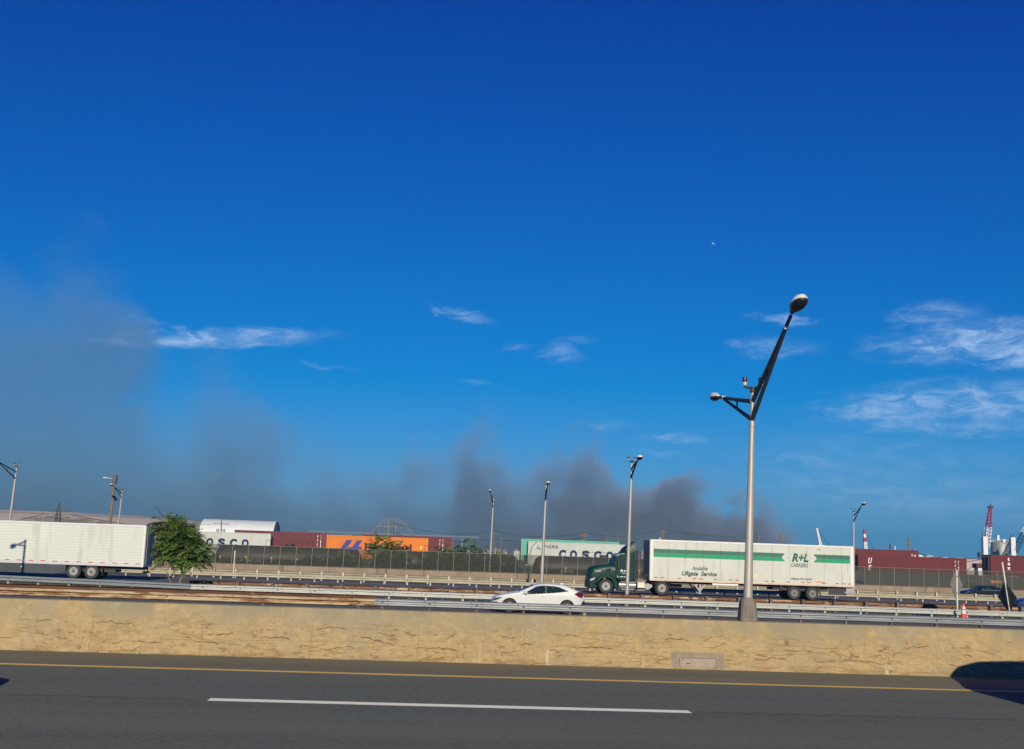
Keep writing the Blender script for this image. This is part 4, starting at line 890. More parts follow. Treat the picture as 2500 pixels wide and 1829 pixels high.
m_tank = mat('tank_black', (.022, .022, .023), .55, c2=(.04, .038, .034), ns=1, stretch=(1, 1, .4))
m_tlet = mat('tank_letter', (.55, .53, .47), .6)
m_tstrip = mat('tank_yellow', (.85, .45, .05), .5)
def tank_car(label, x0, L, y, zc, rad, txt=None, extras=True):
    t = thing('tank_car', label, 'tank car', (x0, y, -.6), 0, 'black tank cars behind the fence'); z = zc + .6
    rings = []
    for (x, k) in [(0, .02), (.06, .35), (.22, .66), (.48, .87), (.8, .97), (1.15, 1.0), (L - 1.15, 1.0), (L - .8, .97), (L - .48, .87), (L - .22, .66), (L - .06, .35), (L, .02)]:
        rings.append([(x, math.cos(6.28318 * i / 32) * rad * k, z + math.sin(6.28318 * i / 32) * rad * k) for i in range(32)])
    b = MB(); b.loft(rings); b.build('tank', m_tank, t, smooth=True)
    b = MB(); b.tube([(L / 2, 0, z + rad - .1), (L / 2, 0, z + rad + .32)], .55, 20); b.build('dome', m_tank, t, smooth=True)
    b = MB(); b.box(L / 2 - 2.6, L / 2 + 2.6, -1.0, 1.0, z + rad - .02, z + rad + .04)
    for x in (L / 2 - 2.5, L / 2 + 2.5): b.tube([(x - .3, -.95, z + rad), (x - .3, -.95, z + rad + .75), (x + .3, -.95, z + rad + .75), (x + .3, -.95, z + rad)], .03, 6)
    b.tube([(L / 2 - 2.6, -1, z + rad + .6), (L / 2 + 2.6, -1, z + rad + .6)], .025, 6)
    b.build('walkway', m_chassis, t)
    b = MB()
    for x in (L * .5 - .25, L * .5 + .25): b.tube([(x, -rad - .12, z - rad), (x, -rad * .8, z + rad * .75)], .025, 6)
    b.build('ladder', m_chassis, t)
    for x in (.6, L - .6):
        b = MB(); b.box(x - 1.2, x + 1.2, -1.3, 1.3, .95, 1.2); b.tube([(x - .5, -1.3, 1.2), (x - .5, -1.3, 2.5), (x + .1, -1.3, 2.6), (x + .5, -1.3, 2.3), (x + .5, -1.3, 1.2)], .035, 6); b.build('end_platform', m_chassis, t)
        b = MB(); b.box(x - 1.1, x + 1.1, -.9, -.7, .4, .75)
        for q in (-.8, .8): b.lathe_y([(.42, 0), (.42, .12), (.2, .14)], x + q, .43, -.85, 20)
        b.build('bogie', m_chassis, t)
    b = MB(); i = .75
    while i < L: b.box(i, i + .16, -rad - .02, -rad + .3, z - .45, z + .25); i += 3.05
    b.build('reflector', m_tstrip, t)
    if txt: text('lettering', txt, t, m_tlet, 2.2 if len(txt) > 6 else 3.2, -rad - .02, z - .45, .34, 3.6 if len(txt) > 6 else 1.7, bold=.02)
    return t
for i, (x0, L, lab, tx_) in enumerate(((-44, 17.0, 'black tank car partly hidden by the tree and the ribbed trailer', None), (-25.3, 17.7, 'black tank car with white reporting marks under the white container', 'TILX 290152'), (-6.0, 17.6, 'black tank car behind the bushes and the orange container', None),
                                     (13.5, 17.6, 'black tank car below the blue lettering of the pale white container', '29152'), (32.8, 17.6, 'black tank car hidden for the most part by the white trailer with the green stripe', None))):
    tank_car(lab, x0, L, 143.5, .78, 1.52, tx_)

# ------------------------------------------------------------------ trees and bushes
m_leafs = mat('ailanthus_leaf', (.075, .145, .02), .6, c2=(.14, .19, .036), ns=1.6, lo=.45, hi=.62, c3=(.03, .06, .012), ns3=2.3, lo3=.55, hi3=.65)
m_leafd = mat('shrub_leaf', (.075, .135, .025), .6, c2=(.13, .18, .035), ns=.8, c3=(.045, .08, .018), ns3=1.5)
m_bark = mat('bark', (.22, .17, .11), .9, c2=(.14, .105, .07), ns=6, stretch=(1, 1, .2))
def frond(b, p, d, Ln, droop, lw, rng, n=8):
    d = d.normalized(); side = d.cross(Vector((0, 0, 1)))
    side = side.normalized() if side.length > .05 else Vector((1, 0, 0))
    side = (side + Vector((0, 0, rng.uniform(-.5, .5)))).normalized(); q = p.copy(); step = Ln / n
    for i in range(n):
        d = (d + Vector((0, 0, -droop / n))).normalized(); q = q + d * step
        ll = lw * (1 - .45 * abs(i / n - .4))
        for s_ in (-1, 1):
            a = (side * s_ + d * .45 + Vector((0, 0, -.25 + rng.uniform(-.2, .2)))).normalized(); w_ = d * ll * .17
            m0 = q + a * ll * .5; b.add([q, m0 + w_, q + a * ll, m0 - w_], [(0, 1, 2, 3)])
    b.add([q - side * lw * .15, q + d * lw * .9, q + side * lw * .15], [(0, 1, 2)])
def broad_tree(name, label, loc, stems, crown, nfr, fl, lw, M, rng, group=None, trunk_r=.07, cat='tree'):
    t = thing(name, label, cat, loc, 0, group)
    b = MB(); tips = []
    for st in stems:
        pts = [Vector(p) for p in st]; b.tube(pts, [trunk_r * (1 - .75 * i / (len(pts) - 1)) for i in range(len(pts))], 8); tips.append(pts)
    lf = MB()
    for i in range(nfr):
        c, r_ = rng.choices(crown, weights=[k[1][0] * k[1][1] * k[1][2] for k in crown])[0]
        while True:
            u = Vector((rng.uniform(-1, 1), rng.uniform(-1, 1), rng.uniform(-1, 1)))
            if .25 < u.length < 1: break
        p = Vector(c) + Vector((u.x * r_[0], u.y * r_[1], u.z * r_[2])); d = Vector((u.x, u.y, u.z * .5 + .35)) + Vector((rng.uniform(-.5, .5), rng.uniform(-.5, .5), rng.uniform(-.3, .3)))
        frond(lf, p, d, fl * rng.uniform(.7, 1.25), rng.uniform(.5, 1.3), lw * rng.uniform(.8, 1.2), rng)
        if i % 6 == 0:
            a = min((q for st in tips for q in st[1:]), key=lambda q: (q - p).length); b.tube([a, a.lerp(p, .5) + Vector((0, 0, -.05)), p], [.02, .014, .006], 5)
    b.build('trunk', m_bark, t, smooth=True); lf.build('crown', M, t, fixn=False)
    return t
rg = random.Random(3)
tb = at(436, 1424, 64.0); tb.z = -.33
broad_tree('young_tree', 'young green tree with feathery leaves growing between the guardrails beside the ribbed trailer', tb,
    [[(0, 0, 0), (.06, 0, .6), (.14, 0, 1.3), (.02, .05, 1.9), (-.25, .1, 2.8), (-.9, 0, 4.0)], [(.06, 0, .6), (.3, 0, 1.4), (.25, -.1, 2.2), (.5, 0, 2.9)], [(-.1, 0, 0), (-.5, .05, .75), (-.75, .1, 1.3)], [(.14, 0, 1.3), (-.4, 0, 2.0), (-.9, 0, 2.3)], [(.1, 0, 1.0), (.7, .1, 1.6), (1.0, 0, 2.2)]],
    [((-.25, 0, 2.95), (.82, .7, .62)), ((.4, 0, 2.45), (.75, .7, .5)), ((.85, 0, 2.1), (.5, .5, .36)), ((-.7, 0, 2.1), (.5, .5, .5)), ((.3, 0, 1.85), (.6, .5, .3)), ((-1.0, 0, 3.65), (.38, .35, .48)), ((-.55, 0, 3.4), (.5, .4, .4))], 720, .66, .25, m_leafs, rg)
def bush(label, px, py_top, py_bot, wpx, Y, n, rng, M=m_leafd):
    p = at(px, py_bot, Y); tz = at(px, py_top, Y)[2]; p.z = -.7; h = tz + .7; w_ = wpx / F_PX * Y / 2
    st = [[(0, 0, 0), (rng.uniform(-.2, .2), 0, h * .4), (rng.uniform(-w_, w_) * .5, 0, h * .85)] for k in range(4)]
    broad_tree('bush', label, p, st, [((0, 0, h * .72), (w_, .7, h * .28)), ((-.2 * w_, 0, h * .4), (w_ * 1.1, .8, h * .36))], n * 2, .62, .30, M, rng, 'bushes behind the chain link fence', .05, 'bush')
for i, (px, t_, w_, n, lab) in enumerate(((930, 1308, 66, 170, 'largest leafy bush rising over the fence in front of the orange container'), (972, 1326, 40, 80, 'leafy bush beside the largest one, in front of the brown lettering'), (1040, 1345, 30, 50, 'low bush tip at the right end of the orange container'), (1085, 1336, 60, 110, 'dark bush under the maroon container right of the orange one'), (1138, 1322, 50, 130, 'feathery bush standing clear of the containers against the haze'), (1175, 1342, 50, 90, 'low bush at the fence left of a slim lamp post'),
      (765, 1356, 70, 90, 'low bush seen through the fence below the maroon container'), (835, 1352, 80, 100, 'low bush seen through the fence below the blue logo'), (1225, 1352, 70, 80, 'low bush seen through the fence around a slim lamp post'), (690, 1372, 40, 30, 'small weed clump at the foot of the fence below the white container'))):
    bush(lab, px, t_, 1395, w_, 140.4, n, rg)

# ------------------------------------------------------------------ signs, cone, delineators
m_signback = mat('sign_back', (.27, .25, .215), .5, .1, c2=(.22, .205, .18), ns=2)
m_signdark = mat('sign_back_dark', (.085, .088, .085), .6, c2=(.065, .068, .066), ns=3)
m_spost = mat('sign_post_white', (.55, .55, .49), .55, .1)
def sign(label, loc, size, ang, M, lean, ph, zc, cat='road sign', tiltpost=0):
    t = thing('road_sign', label, cat, loc, 0, 'diamond road signs seen from behind'); t.rotation_euler = (0, lean, 0)
    b = MB(); b.box(-.04, .04, -.03, .03, -.3, ph); b.build('post', m_spost, t)
    b = MB(); s_ = size; c_, sn = math.cos(ang), math.sin(ang); vs = []
    for dy in (.0, .02):
        for (u, v) in ((0, -s_), (s_ * .07, -s_ * .95), (s_ * .95, -s_ * .05), (s_, 0), (s_ * .95, s_ * .05), (s_ * .07, s_ * .95), (0, s_), (-s_ * .07, s_ * .95), (-s_ * .95, s_ * .05), (-s_, 0), (-s_ * .95, -s_ * .05), (-s_ * .07, -s_ * .95)):
            vs.append((u * c_ - dy * sn, .05 + u * sn + dy * c_, zc + v))
    n = 12; b.add(vs, [tuple(range(n)), tuple(range(n, 2 * n))[::-1]] + [(i, n + i, n + (i + 1) % n, (i + 1) % n) for i in range(n)])
    pn = b.build('panel', M, t)
    b = MB()
    for zz in (-.45, .45): b.box(-.05, .05, -.035, .06, zc + zz - .02, zc + zz + .02)
    b.build('bracket', m_bolt, t)
    return t
p = at(2337, 1487, 63); p.z = -.33
sign('grey diamond road sign seen from behind at an angle, standing upright beside the traffic cone', p, (.84), R(41), m_signback, R(.4), 2.75, 1.93)
p = at(2470, 1524, 60.6); p.z = -.35
sign('dark diamond road sign on a leaning white post near the right edge', p, (.84), R(-83), m_signdark, R(-7.5), 3.3, 1.42)
m_cone_o = mat('cone_orange', (.62, .06, .02), .55); m_cone_w = mat('cone_white', (.62, .58, .53), .5)
p = at(2353, 1512, 58.8); p.z = -.36
cn = thing('traffic_cone', 'orange traffic cone with white bands beside the white guardrail', 'traffic cone', p)
b = MB(); b.lathe_z([(.21, .05), (.135, .56)], 0, 0, 24); b.lathe_z([(.109, .74), (.10, .80)], 0, 0, 24); b.lathe_z([(.083, .92), (.05, 1.07), (.035, 1.09)], 0, 0, 24); b.box(-.24, .24, -.24, .24, 0, .05); b.build('cone_body', m_cone_o, cn, smooth=True)
b = MB(); b.lathe_z([(.136, .555), (.109, .745)], 0, 0, 24); b.lathe_z([(.101, .795), (.083, .925)], 0, 0, 24); b.build('reflective_band', m_cone_w, cn, smooth=True)
def delineator(label, px, pyb, Y, zb, h, M, r_=.045):
    p = at(px, pyb, Y); p.z = zb; t = thing('delineator_post', label, 'marker post', p); b = MB(); b.box(-r_, r_, -.015, .015, 0, h); b.build('blade', M, t); b = MB(); b.box(-r_ - .01, r_ + .01, -.022, .022, h * .62, h * .70); b.build('band', m_signback, t)
delineator('slim ochre marker post against the silver guardrail behind the white car', 1427, 1500, 47.3, -.36, .84, mat('ochre', (.42, .22, .05), .6), .055)
delineator('slim white marker post rising above the cream guardrail in front of the black tank car', 570, 1398, 105, -.55, 2.4, m_spost, .04)
p = at(1290, 1415, 104.5); p.z = -.55
sp = thing('hooked_post', 'dark green post with a curved hook left of the white car roof', 'post', p)
b = MB(); b.tube([(0, 0, 0), (0, 0, 2.0)], .09, 10); b.build('post', mat('post_green', (.03, .045, .035), .6), sp)
b = MB(); b.tube([(0, 0, 2.0), (.05, 0, 2.9), (.25, 0, 3.7), (.65, 0, 4.1)], [.05, .05, .04, .03], 8); b.box(-.35, .35, -.04, .04, 1.98, 2.06); b.build('hook', m_fpost, sp)

# ------------------------------------------------------------------ behind the railway
m_dome = mat('dome_fabric', (.70, .74, .70), .5, c2=(.66, .70, .67), ns=.3)
dX0, dX1, dY = at(487, 1280, 262)[0], at(668, 1280, 262)[0], 262
dm = thing('fabric_building', 'white round roofed fabric building behind the white and maroon containers', 'building', (dX0, dY, -1))
def arc(k=1.0, n=24): return [(6.5 - 6.5 * k * math.cos(math.pi * i / n), 5.0 + 3.75 * k * math.sin(math.pi * i / n)) for i in range(n + 1)]
b = MB(); Ld = dX1 - dX0; A = [(0, 0)] + arc() + [(13, 0)]; b.loft([[(x, y, z) for y, z in A] for x in (0, Ld)], closed=False, cap=False); b.build('roof', m_dome, dm, smooth=True)
b = MB(); b.prism_x([(y, z) for y, z in ([(.3, 0)] + [(6.5 + (y - 6.5) * .95, 5 + (z - 5) * .95) for y, z in arc()] + [(12.7, 0)])], .3, .35); b.prism_x([(y, z) for y, z in ([(.3, 0)] + [(6.5 + (y - 6.5) * .95, 5 + (z - 5) * .95) for y, z in arc()] + [(12.7, 0)])], Ld - .35, Ld - .3); b.build('end_wall', mat('dome_end', (.46, .50, .54), .5, lines=[(1, 1.6, .06, (.3, .33, .36))]), dm)
b = MB(); b.box(Ld - .3, Ld - .22, 4.5, 8.5, 0, 5); b.build('door', mat('dome_door', (.3, .33, .36), .6), dm)
m_hill = mat('hill_dry', (.50, .42, .33), .95, c2=(.44, .37, .28), ns=.01, c3=(.22, .19, .10), ns3=.03, lines=[(2, 4.2, .12, (.31, .24, .16))])
def ridge(name, Y, pts, depth, M, zb=-1, jag=0, step=6):
    b = MB(); xs = []; x = pts[0][0]
    while x <= pts[-1][0]: xs.append(x); x += step
    prof = [(-.9, 0), (-.55, .45), (-.25, .85), (0, 1), (.5, .8), (1, 0)]
    rings = [[(x, Y + q * depth, zb + (max(.1, interp(pts, x)) - zb) * k + (jag * mnoise.noise(Vector((x * .05, q * 3, Y))) if k else 0)) for x in xs] for q, k in prof]
    b.loft(rings, closed=False); return tag(b.build(name, M, smooth='all'), kind='structure')
hp = [tuple(at(px, py, 560)[k] for k in (0, 2)) for px, py in ((-500, 1236), (-100, 1240), (0, 1244), (110, 1248), (200, 1253), (330, 1259), (420, 1266), (560, 1286), (700, 1305))]
ridge('landfill_hill', 560, hp, 90, m_hill, jag=.5)
fp = [tuple(at(px, py, 2600)[k] for k in (0, 2)) for px, py in ((-400, 1280), (300, 1300), (800, 1312), (1150, 1322), (1450, 1330), (1800, 1345), (2600, 1372))]
ridge('far_hills', 2600, fp, 500, mat('hill_far', (.16, .13, .11), .95, c2=(.10, .10, .07), ns=.004), jag=6, step=20)

# city and works behind the yard
m_bld = [mat('building_wall_%s' % n_, c, .8) for n_, c in (('tan', (.42, .34, .26)), ('brick', (.28, .16, .12)), ('white', (.62, .61, .58)), ('grey', (.32, .32, .32)))]
m_win = mat('window_dark', (.05, .06, .07), .3)
rb = random.Random(11)
m_roofg = mat('roof_grey', (.2, .19, .18), .8)
descr = ['low tan', 'small brick', 'white', 'grey', 'boxy tan', 'long brick', 'pale', 'plain grey']
k = 0
for (px, pyt, wpx, Y) in ((1148, 1338, 16, 560), (1172, 1334, 12, 700), (1190, 1340, 16, 520), (1212, 1336, 18, 640), (1232, 1339, 12, 540), (1247, 1331, 9, 800), (1262, 1338, 14, 580), (1590, 1345, 22, 520), (1612, 1350, 16, 480), (1572, 1342, 14, 640), (850, 1302, 26, 620), (905, 1304, 20, 700), (1020, 1312, 20, 700)):
    pyt += 5; a = at(px - wpx / 2, pyt, Y); c_ = at(px + wpx / 2, pyt, Y); w_ = c_.x - a.x; h = max(3, a.z + 1); M = m_bld[k % 4]
    t = thing('distant_building', '%s building far off %s' % (descr[k % 8], ('at the left of the gap beyond the fence', 'in the gap beyond the bushes', 'low in the gap behind the fence', 'in the middle of the gap beyond the fence', 'between a lamp post and the green container', 'taller, close to the green container', 'just left of the green container', 'behind the gap between truck cab and trailer', 'right behind the front of the trailer', 'low beside the truck roof fairing', 'over the orange container', 'over the orange container beside a power pole', 'over the right half of the orange container')[k]), 'building', (a.x, Y, -1), 0, 'distant buildings')
    b = MB(); b.box(0, w_, 0, w_ * .8, 0, h - .6); wl_ = b.build('wall', M, t)
    b = MB()
    if k % 3: b.prism([(-.3, h - .6), (w_ + .3, h - .6), (w_ * .5, h + .6)], -.3, w_ * .8 + .3)
    else: b.box(-.2, w_ + .2, -.2, w_ * .8 + .2, h - .6, h); b.box(w_ * .3, w_ * .5, w_ * .2, w_ * .5, h, h + .9)
    b.build('roof', m_roofg, t)
    for q in range(3):
        b = MB(); b.box(w_ * (.12 + .3 * q), w_ * (.26 + .3 * q), -.06, 0, h * .6, h * .78); b.build('window', m_win, t)
    k += 1
# storage tanks and sand heap at the right
m_tankw = mat('tank_white', (.74, .74, .72), .5)
for i, (px, pyt, wpx, lab) in enumerate(((2250, 1354, 16, 'white storage tank seen just over the higher maroon container'), (2272, 1355, 20, 'broader white storage tank in the middle of the three behind the maroon container'), (2312, 1360, 22, 'white storage tank nearest the pale sand heap'))):
    a = at(px, pyt, 480); r_ = wpx / F_PX * 480 / 2 * 1.05; t = thing('storage_tank', lab, 'storage tank', (a.x, 482, -1), 0, 'white storage tanks'); h = a.z + 1
    b = MB(); b.lathe_z([(r_, 0), (r_, h - .6)], 0, 0, 28); b.build('shell', m_tankw, t, smooth=True)
    b = MB(); b.lathe_z([(r_ * 1.02, h - .6), (r_ * .6, h - .15), (.01, h)], 0, 0, 28); b.build('roof', m_tankw, t, smooth=True)
    b = MB(); b.tube([(-r_ * .8, -r_ * .7, 0), (-r_ * .8, -r_ * .7, h)], .08, 6); b.build('ladder', m_steel, t)
m_sand = mat('sand_pale', (.60, .49, .41), .95, c2=(.66, .57, .49), ns=.12, c3=(.45, .36, .29), ns3=.5, bump=.4, bs=2)
sp0, sp1 = at(2150, 1365, 300), at(2440, 1366, 300)
b = MB(); n = 40; rings = []
for q, kk in ((-14, 0), (-9, .5), (-4, .92), (0, 1), (10, .95), (22, 0)):
    rings.append([(sp0.x + (sp1.x - sp0.x) * i / n, 300 + q + 2 * mnoise.noise(Vector((i * .4, q, 0))), -1 + (sp0.z + .9 + 1) * kk * min(1, 1.6 * math.sin(math.pi * min(max(i / n, .02), .98)) ** .5) + (.5 * mnoise.noise(Vector((i * .5, q, 5))) if kk else 0)) for i in range(n + 1)])
b.loft(rings, closed=False); tag(b.build('sand_heap', m_sand, smooth='all'), 'broad pale heap of sand between two maroon containers', 'sand heap')
p = at(2396, 1394, 200)
t = thing('site_hut', 'small white hut with a dark red top beside the shaded container end', 'hut', (p.x - .4, 200, -1)); hh = at(2396, 1376, 200)[2] + 1
b = MB(); b.box(-.2, 1.0, 0, 1.5, 0, hh - .8); b.build('wall', m_tankw, t); b = MB(); b.box(-.5, .5, -.1, 1.6, hh - .8, hh); b.build('roof', mat('hut_red', (.10, .03, .03), .6), t)
m_tin = mat('silo_steel', (.42, .42, .38), .45, .4, c2=(.36, .36, .33), ns=1, stretch=(1, 1, .1), lines=[(0, 3.1, .03, (.25, .25, .24))])
a = at(2421, 1324, 430); c_ = at(2466, 1324, 430); r_ = (c_.x - a.x) / 2; sx_ = (a.x + c_.x) / 2
t = thing('silo', 'round grey steel silo standing between the two white cranes', 'silo', (sx_, 430, -1)); h = a.z + 1
b = MB(); b.lathe_z([(r_, 0), (r_, h)], 0, 0, 36); b.build('shell', m_tin, t, smooth=True)
b = MB(); b.lathe_z([(r_ * 1.02, h), (r_ * .3, h + .8), (.01, h + .9)], 0, 0, 36); b.build('roof', m_tin, t, smooth=True)
b = MB(); b.tube([(r_ * math.cos(6.283 * i / 24), r_ * math.sin(6.283 * i / 24), h + .9) for i in range(25)], .1, 6)
for i in range(24): b.tube([(r_ * math.cos(6.283 * i / 24), r_ * math.sin(6.283 * i / 24), h), (r_ * math.cos(6.283 * i / 24), r_ * math.sin(6.283 * i / 24), h + .9)], .07, 5)
b.build('railing', m_tankw, t)
for q in (-1.2, 1.8):
    b = MB(); b.box(q, q + 1.1, -r_ - .3, -r_ + .8, h - .2, h + 1.2); b.build('cabin', m_tankw, t)
b = MB(); b.box(-1.4, -.5, 0, .9, h + .5, h + 2.8); b.build('vent', m_tankw, t)
m_crw = mat('crane_white', (.74, .74, .73), .5); m_crr = mat('crane_red', (.35, .03, .06), .5); m_crb = mat('crane_blue', (.03, .08, .15), .5)
def lattice(b, p0, p1, w0, w1, n, th):
    p0, p1 = Vector(p0), Vector(p1); d = (p1 - p0).normalized(); s1 = d.cross(Vector((0, 1, 0))).normalized(); s2 = d.cross(s1).normalized(); L0 = None
    for i in range(n + 1):
        c_ = p0.lerp(p1, i / n); w_ = w0 + (w1 - w0) * i / n; P4 = [c_ + s1 * w_ * a_ + s2 * w_ * e_ for a_, e_ in ((-1, -1), (1, -1), (1, 1), (-1, 1))]
        for k in range(4): b.tube([P4[k], P4[(k + 1) % 4]], th * .7, 5)
        if L0:
            for k in range(4): b.tube([L0[k], P4[k]], th, 5); b.tube([L0[k], P4[(k + 1) % 4]], th * .7, 5)
        L0 = P4
def crane(label, base, ctop, boom0, boom1, Y, M1, M2):
    bz = at(*base, Y); ct = at(*ctop, Y); b0 = at(*boom0, Y); b1 = at(*boom1, Y); o_ = Vector((bz.x, Y, -1)); q = lambda v: v - o_
    t = thing('harbour_crane', label, 'crane', o_, 0, 'white harbour cranes beside the silo')
    H = ct.z + 1
    b = MB(); b.box(-1.6, 1.6, -1.5, 1.5, 0, H * .28); b.prism([(-1.6, H * .28), (1.6, H * .28), (.9, H * .5), (-.9, H * .5)], -1, 1); b.build('base', m_crw, t)
    b = MB(); b.prism([(-.8, H * .45), (1.0, H * .45), (1.0, H), (-.8, H)], -.9, .9); b.build('tower', m_crw, t, bevel=.2)
    b = MB(); b.box(-2.4, -.7, -.8, .8, H * .5, H * .62); b.build('cab', m_crb, t)
    b = MB(); b.tube([(-.3, 0, H), (-.8, 0, H + 1.2)], .15, 6); b.tube([(.4, 0, H), (.6, 0, H + 1.0)], .2, 6); b.build('tower_head', m_chassis, t)
    B0, B1 = q(b0), q(b1); M_ = B0.lerp(B1, .52)
    b = MB(); lattice(b, B0, M_, .85, .85, 6, .13); b.build('boom', M1, t); b = MB(); lattice(b, M_, B1, .85, .35, 6, .14); b.build('boom_tip', M2, t)
    b = MB(); b.tube([(.2, 0, H + .8), B1], .05, 5); b.build('cable', m_crb, t)
    b = MB(); b.box(B1.x - 1.1, B1.x - .4, B1.y - .3, B1.y + .3, B1.z - .2, B1.z + .6); b.box(B1.x + .4, B1.x + 1.1, B1.y - .3, B1.y + .3, B1.z - .2, B1.z + .6); b.box(B1.x - .15, B1.x + .15, B1.y - .2, B1.y + .2, B1.z, B1.z + 1.3); b.build('sheave', m_chassis, t)
crane('white harbour crane with a red and white lattice boom left of the silo', (2404, 1356), (2403, 1310), (2408, 1336), (2418, 1240), 415, m_crw, m_crr)
crane('white harbour crane at the right edge with its boom reaching out of the picture', (2472, 1358), (2472, 1312), (2478, 1346), (2520, 1262), 415, m_crb, m_crw)
# striped and white derricks further left
def derrick(label, p0, p1, Y, cols, w_=.45):
    a = at(*p0, Y); c_ = at(*p1, Y); o_ = Vector((a.x, Y, -1)); t = thing('derrick', label, 'crane', o_, 0, 'slim derricks beyond the trailers')
    b = MB(); b.box(-1.2, 1.2, -1, 1, 0, a.z + 1.2); b.build('base', m_crw, t)
    for i, M in enumerate(cols):
        u0, u1 = i / len(cols), (i + 1) / len(cols); b = MB(); A_ = (a - o_).lerp(c_ - o_, u0); B_ = (a - o_).lerp(c_ - o_, u1)
        lattice(b, A_, B_, w_ * (1 - u0 * .5), w_ * (1 - u1 * .5), 3, .16); b.tube([A_, B_], w_ * .6, 6); b.build('boom', M, t)
    b = MB(); b.tube([c_ - o_, (a - o_) + Vector((3.5, 0, 0))], .1, 5); b.build('cable', m_crb, t)
derrick('slim derrick with a red and white striped boom above the maroon container', (2113, 1342), (2110, 1294), 440, (m_crw, m_crw, m_crr, m_crw, m_crr), .55)
derrick('slim white derrick leaning left over the rear of the white trailer', (2003, 1332), (1994, 1290), 440, (m_crw, m_crw), .4)

# ------------------------------------------------------------------ poles and wires
m_wood = mat('pole_wood', (.22, .17, .12), .9, c2=(.16, .125, .09), ns=4)
m_wire = mat('wire', (.03, .03, .035), .6)
def utility_pole(label, pb, pt, Y, arms=((.05, 2.2),), cans=0, r_=.16, M=None, zb=-1):
    a = at(*pb, Y); c_ = at(*pt, Y); o_ = Vector((a.x, Y, zb)); t = thing('utility_pole', label, 'utility pole', o_, 0, 'utility poles'); top = c_ - o_
    b = MB(); b.tube([(0, 0, 0), top], [r_, r_ * .7], 10); b.build('pole', M or m_wood, t, smooth=True)
    for (dz, L) in arms:
        b = MB(); b.box(top.x - L / 2, top.x + L / 2, top.y - .08, top.y + .08, top.z - dz - .12, top.z - dz); 
        for q in (-.45, -.2, .2, .45): b.tube([(top.x + q * L, top.y, top.z - dz), (top.x + q * L, top.y, top.z - dz + .22)], .05, 6)
        b.build('crossarm', M or m_wood, t)
    for i in range(cans):
        b = MB(); b.lathe_z([(.28, top.z - 2.9), (.3, top.z - 2.8), (.3, top.z - 1.9), (.2, top.z - 1.75)], top.x + (-.6, .6, 0)[i], top.y - .1, 14); b.build('transformer', m_steel, t, smooth=True)
    return o_ + top
P1 = utility_pole('dark utility pole with a crossarm and transformers in front of the white fabric building', (539, 1330), (541, 1270), 235, ((.7, 2.8),), 2)
P2 = utility_pole('pale utility pole with two crossarms over the orange container', (946, 1330), (949, 1272), 230, ((1.0, 3.6), (2.4, 1.2)), 0, .18, m_fpost)
utility_pole('short pale pole right of the two armed utility pole over the orange container', (963, 1330), (966, 1280), 225, (), 0, .17, m_fpost)
utility_pole('thin faint pole over the right half of the orange container', (996, 1330), (997, 1282), 320, (), 0, .14, m_fpost)
P3 = utility_pole('thin utility pole in the gap left of the green container', (1206, 1345), (1207, 1296), 290, ((.8, 2.6),), 0, .16)
utility_pole('thin pole with a lamp arm in the gap left of the green container', (1222, 1345), (1223, 1312), 300, ((.4, 1.2),), 0, .14)
P4_ = utility_pole('utility pole with a pale transformer over the sea green container', (1427, 1340), (1428, 1300), 260, ((.5, 2.2),), 1)
utility_pole('thin pole over the middle of the sea green container', (1480, 1340), (1481, 1302), 260, (), 0, .13)
utility_pole('thin pole over the right end of the sea green container', (1508, 1340), (1509, 1304), 280, (), 0, .13)
P5_ = utility_pole('dark utility pole with a white transformer over the front of the white trailer', (1616, 1345), (1618, 1292), 250, ((.5, 1.8),), 1)
P6 = utility_pole('dark pole right of the big lamp post above the white trailer', (1852, 1345), (1852, 1304), 300, (), 0, .25)
utility_pole('shorter dark pole beside the big lamp post above the white trailer', (1835, 1345), (1835, 1311), 300, (), 0, .25)
P7 = utility_pole('dark forked pole above the middle of the white trailer', (1904, 1345), (1906, 1299), 300, (), 0, .25)
P8 = utility_pole('stout wooden utility pole above the maroon containers', (2219, 1370), (2219, 1312), 230, ((2.4, 2.0),), 0, .26)
utility_pole('thin dark pole above the maroon container left of the stout wooden one', (2173, 1370), (2173, 1327), 260, (), 0, .18, m_chassis)
utility_pole('thin white pole above the maroon container left of the stout wooden one', (2185, 1370), (2185, 1333), 260, (), 0, .16, m_crw)
def wire(p0, p1, sag, lab, r_=.035):
    pts = [Vector(p0).lerp(Vector(p1), i / 16) - Vector((0, 0, sag * 4 * (i / 16) * (1 - i / 16))) for i in range(17)]
    b = MB(); b.tube(pts, r_, 5); tag(b.build('overhead_wire', m_wire, smooth=True), lab, 'wire', 'overhead wires')
wire(P2, P3, 1.6, 'overhead wire spanning the gap right of the orange container'); wire(P3, P4_, 1.2, 'overhead wire passing above the sea green container'); wire(P4_, P5_, 1.2, 'overhead wire above the roof of the green truck'); wire(P5_, P6, 1.0, 'overhead wire above the front half of the white trailer')
wire(P2 - Vector((0, 0, 2.2)), P3 - Vector((0, 0, 2)), 1.2, 'lower overhead wire spanning the gap right of the orange container', .045); wire(P3 - Vector((0, 0, 2)), P4_ - Vector((0, 0, 1.2)), .8, 'lower overhead wire passing above the sea green container', .045)
wire(P1 - Vector((0, 0, .7)), at(400, 1270, 235), .4, 'overhead wire crossing the left half of the white fabric building')
wire(P8 - Vector((0, 0, 2.3)), at(2420, 1358, 300), 2.0, 'overhead wire sagging right from the stout wooden pole', .07)
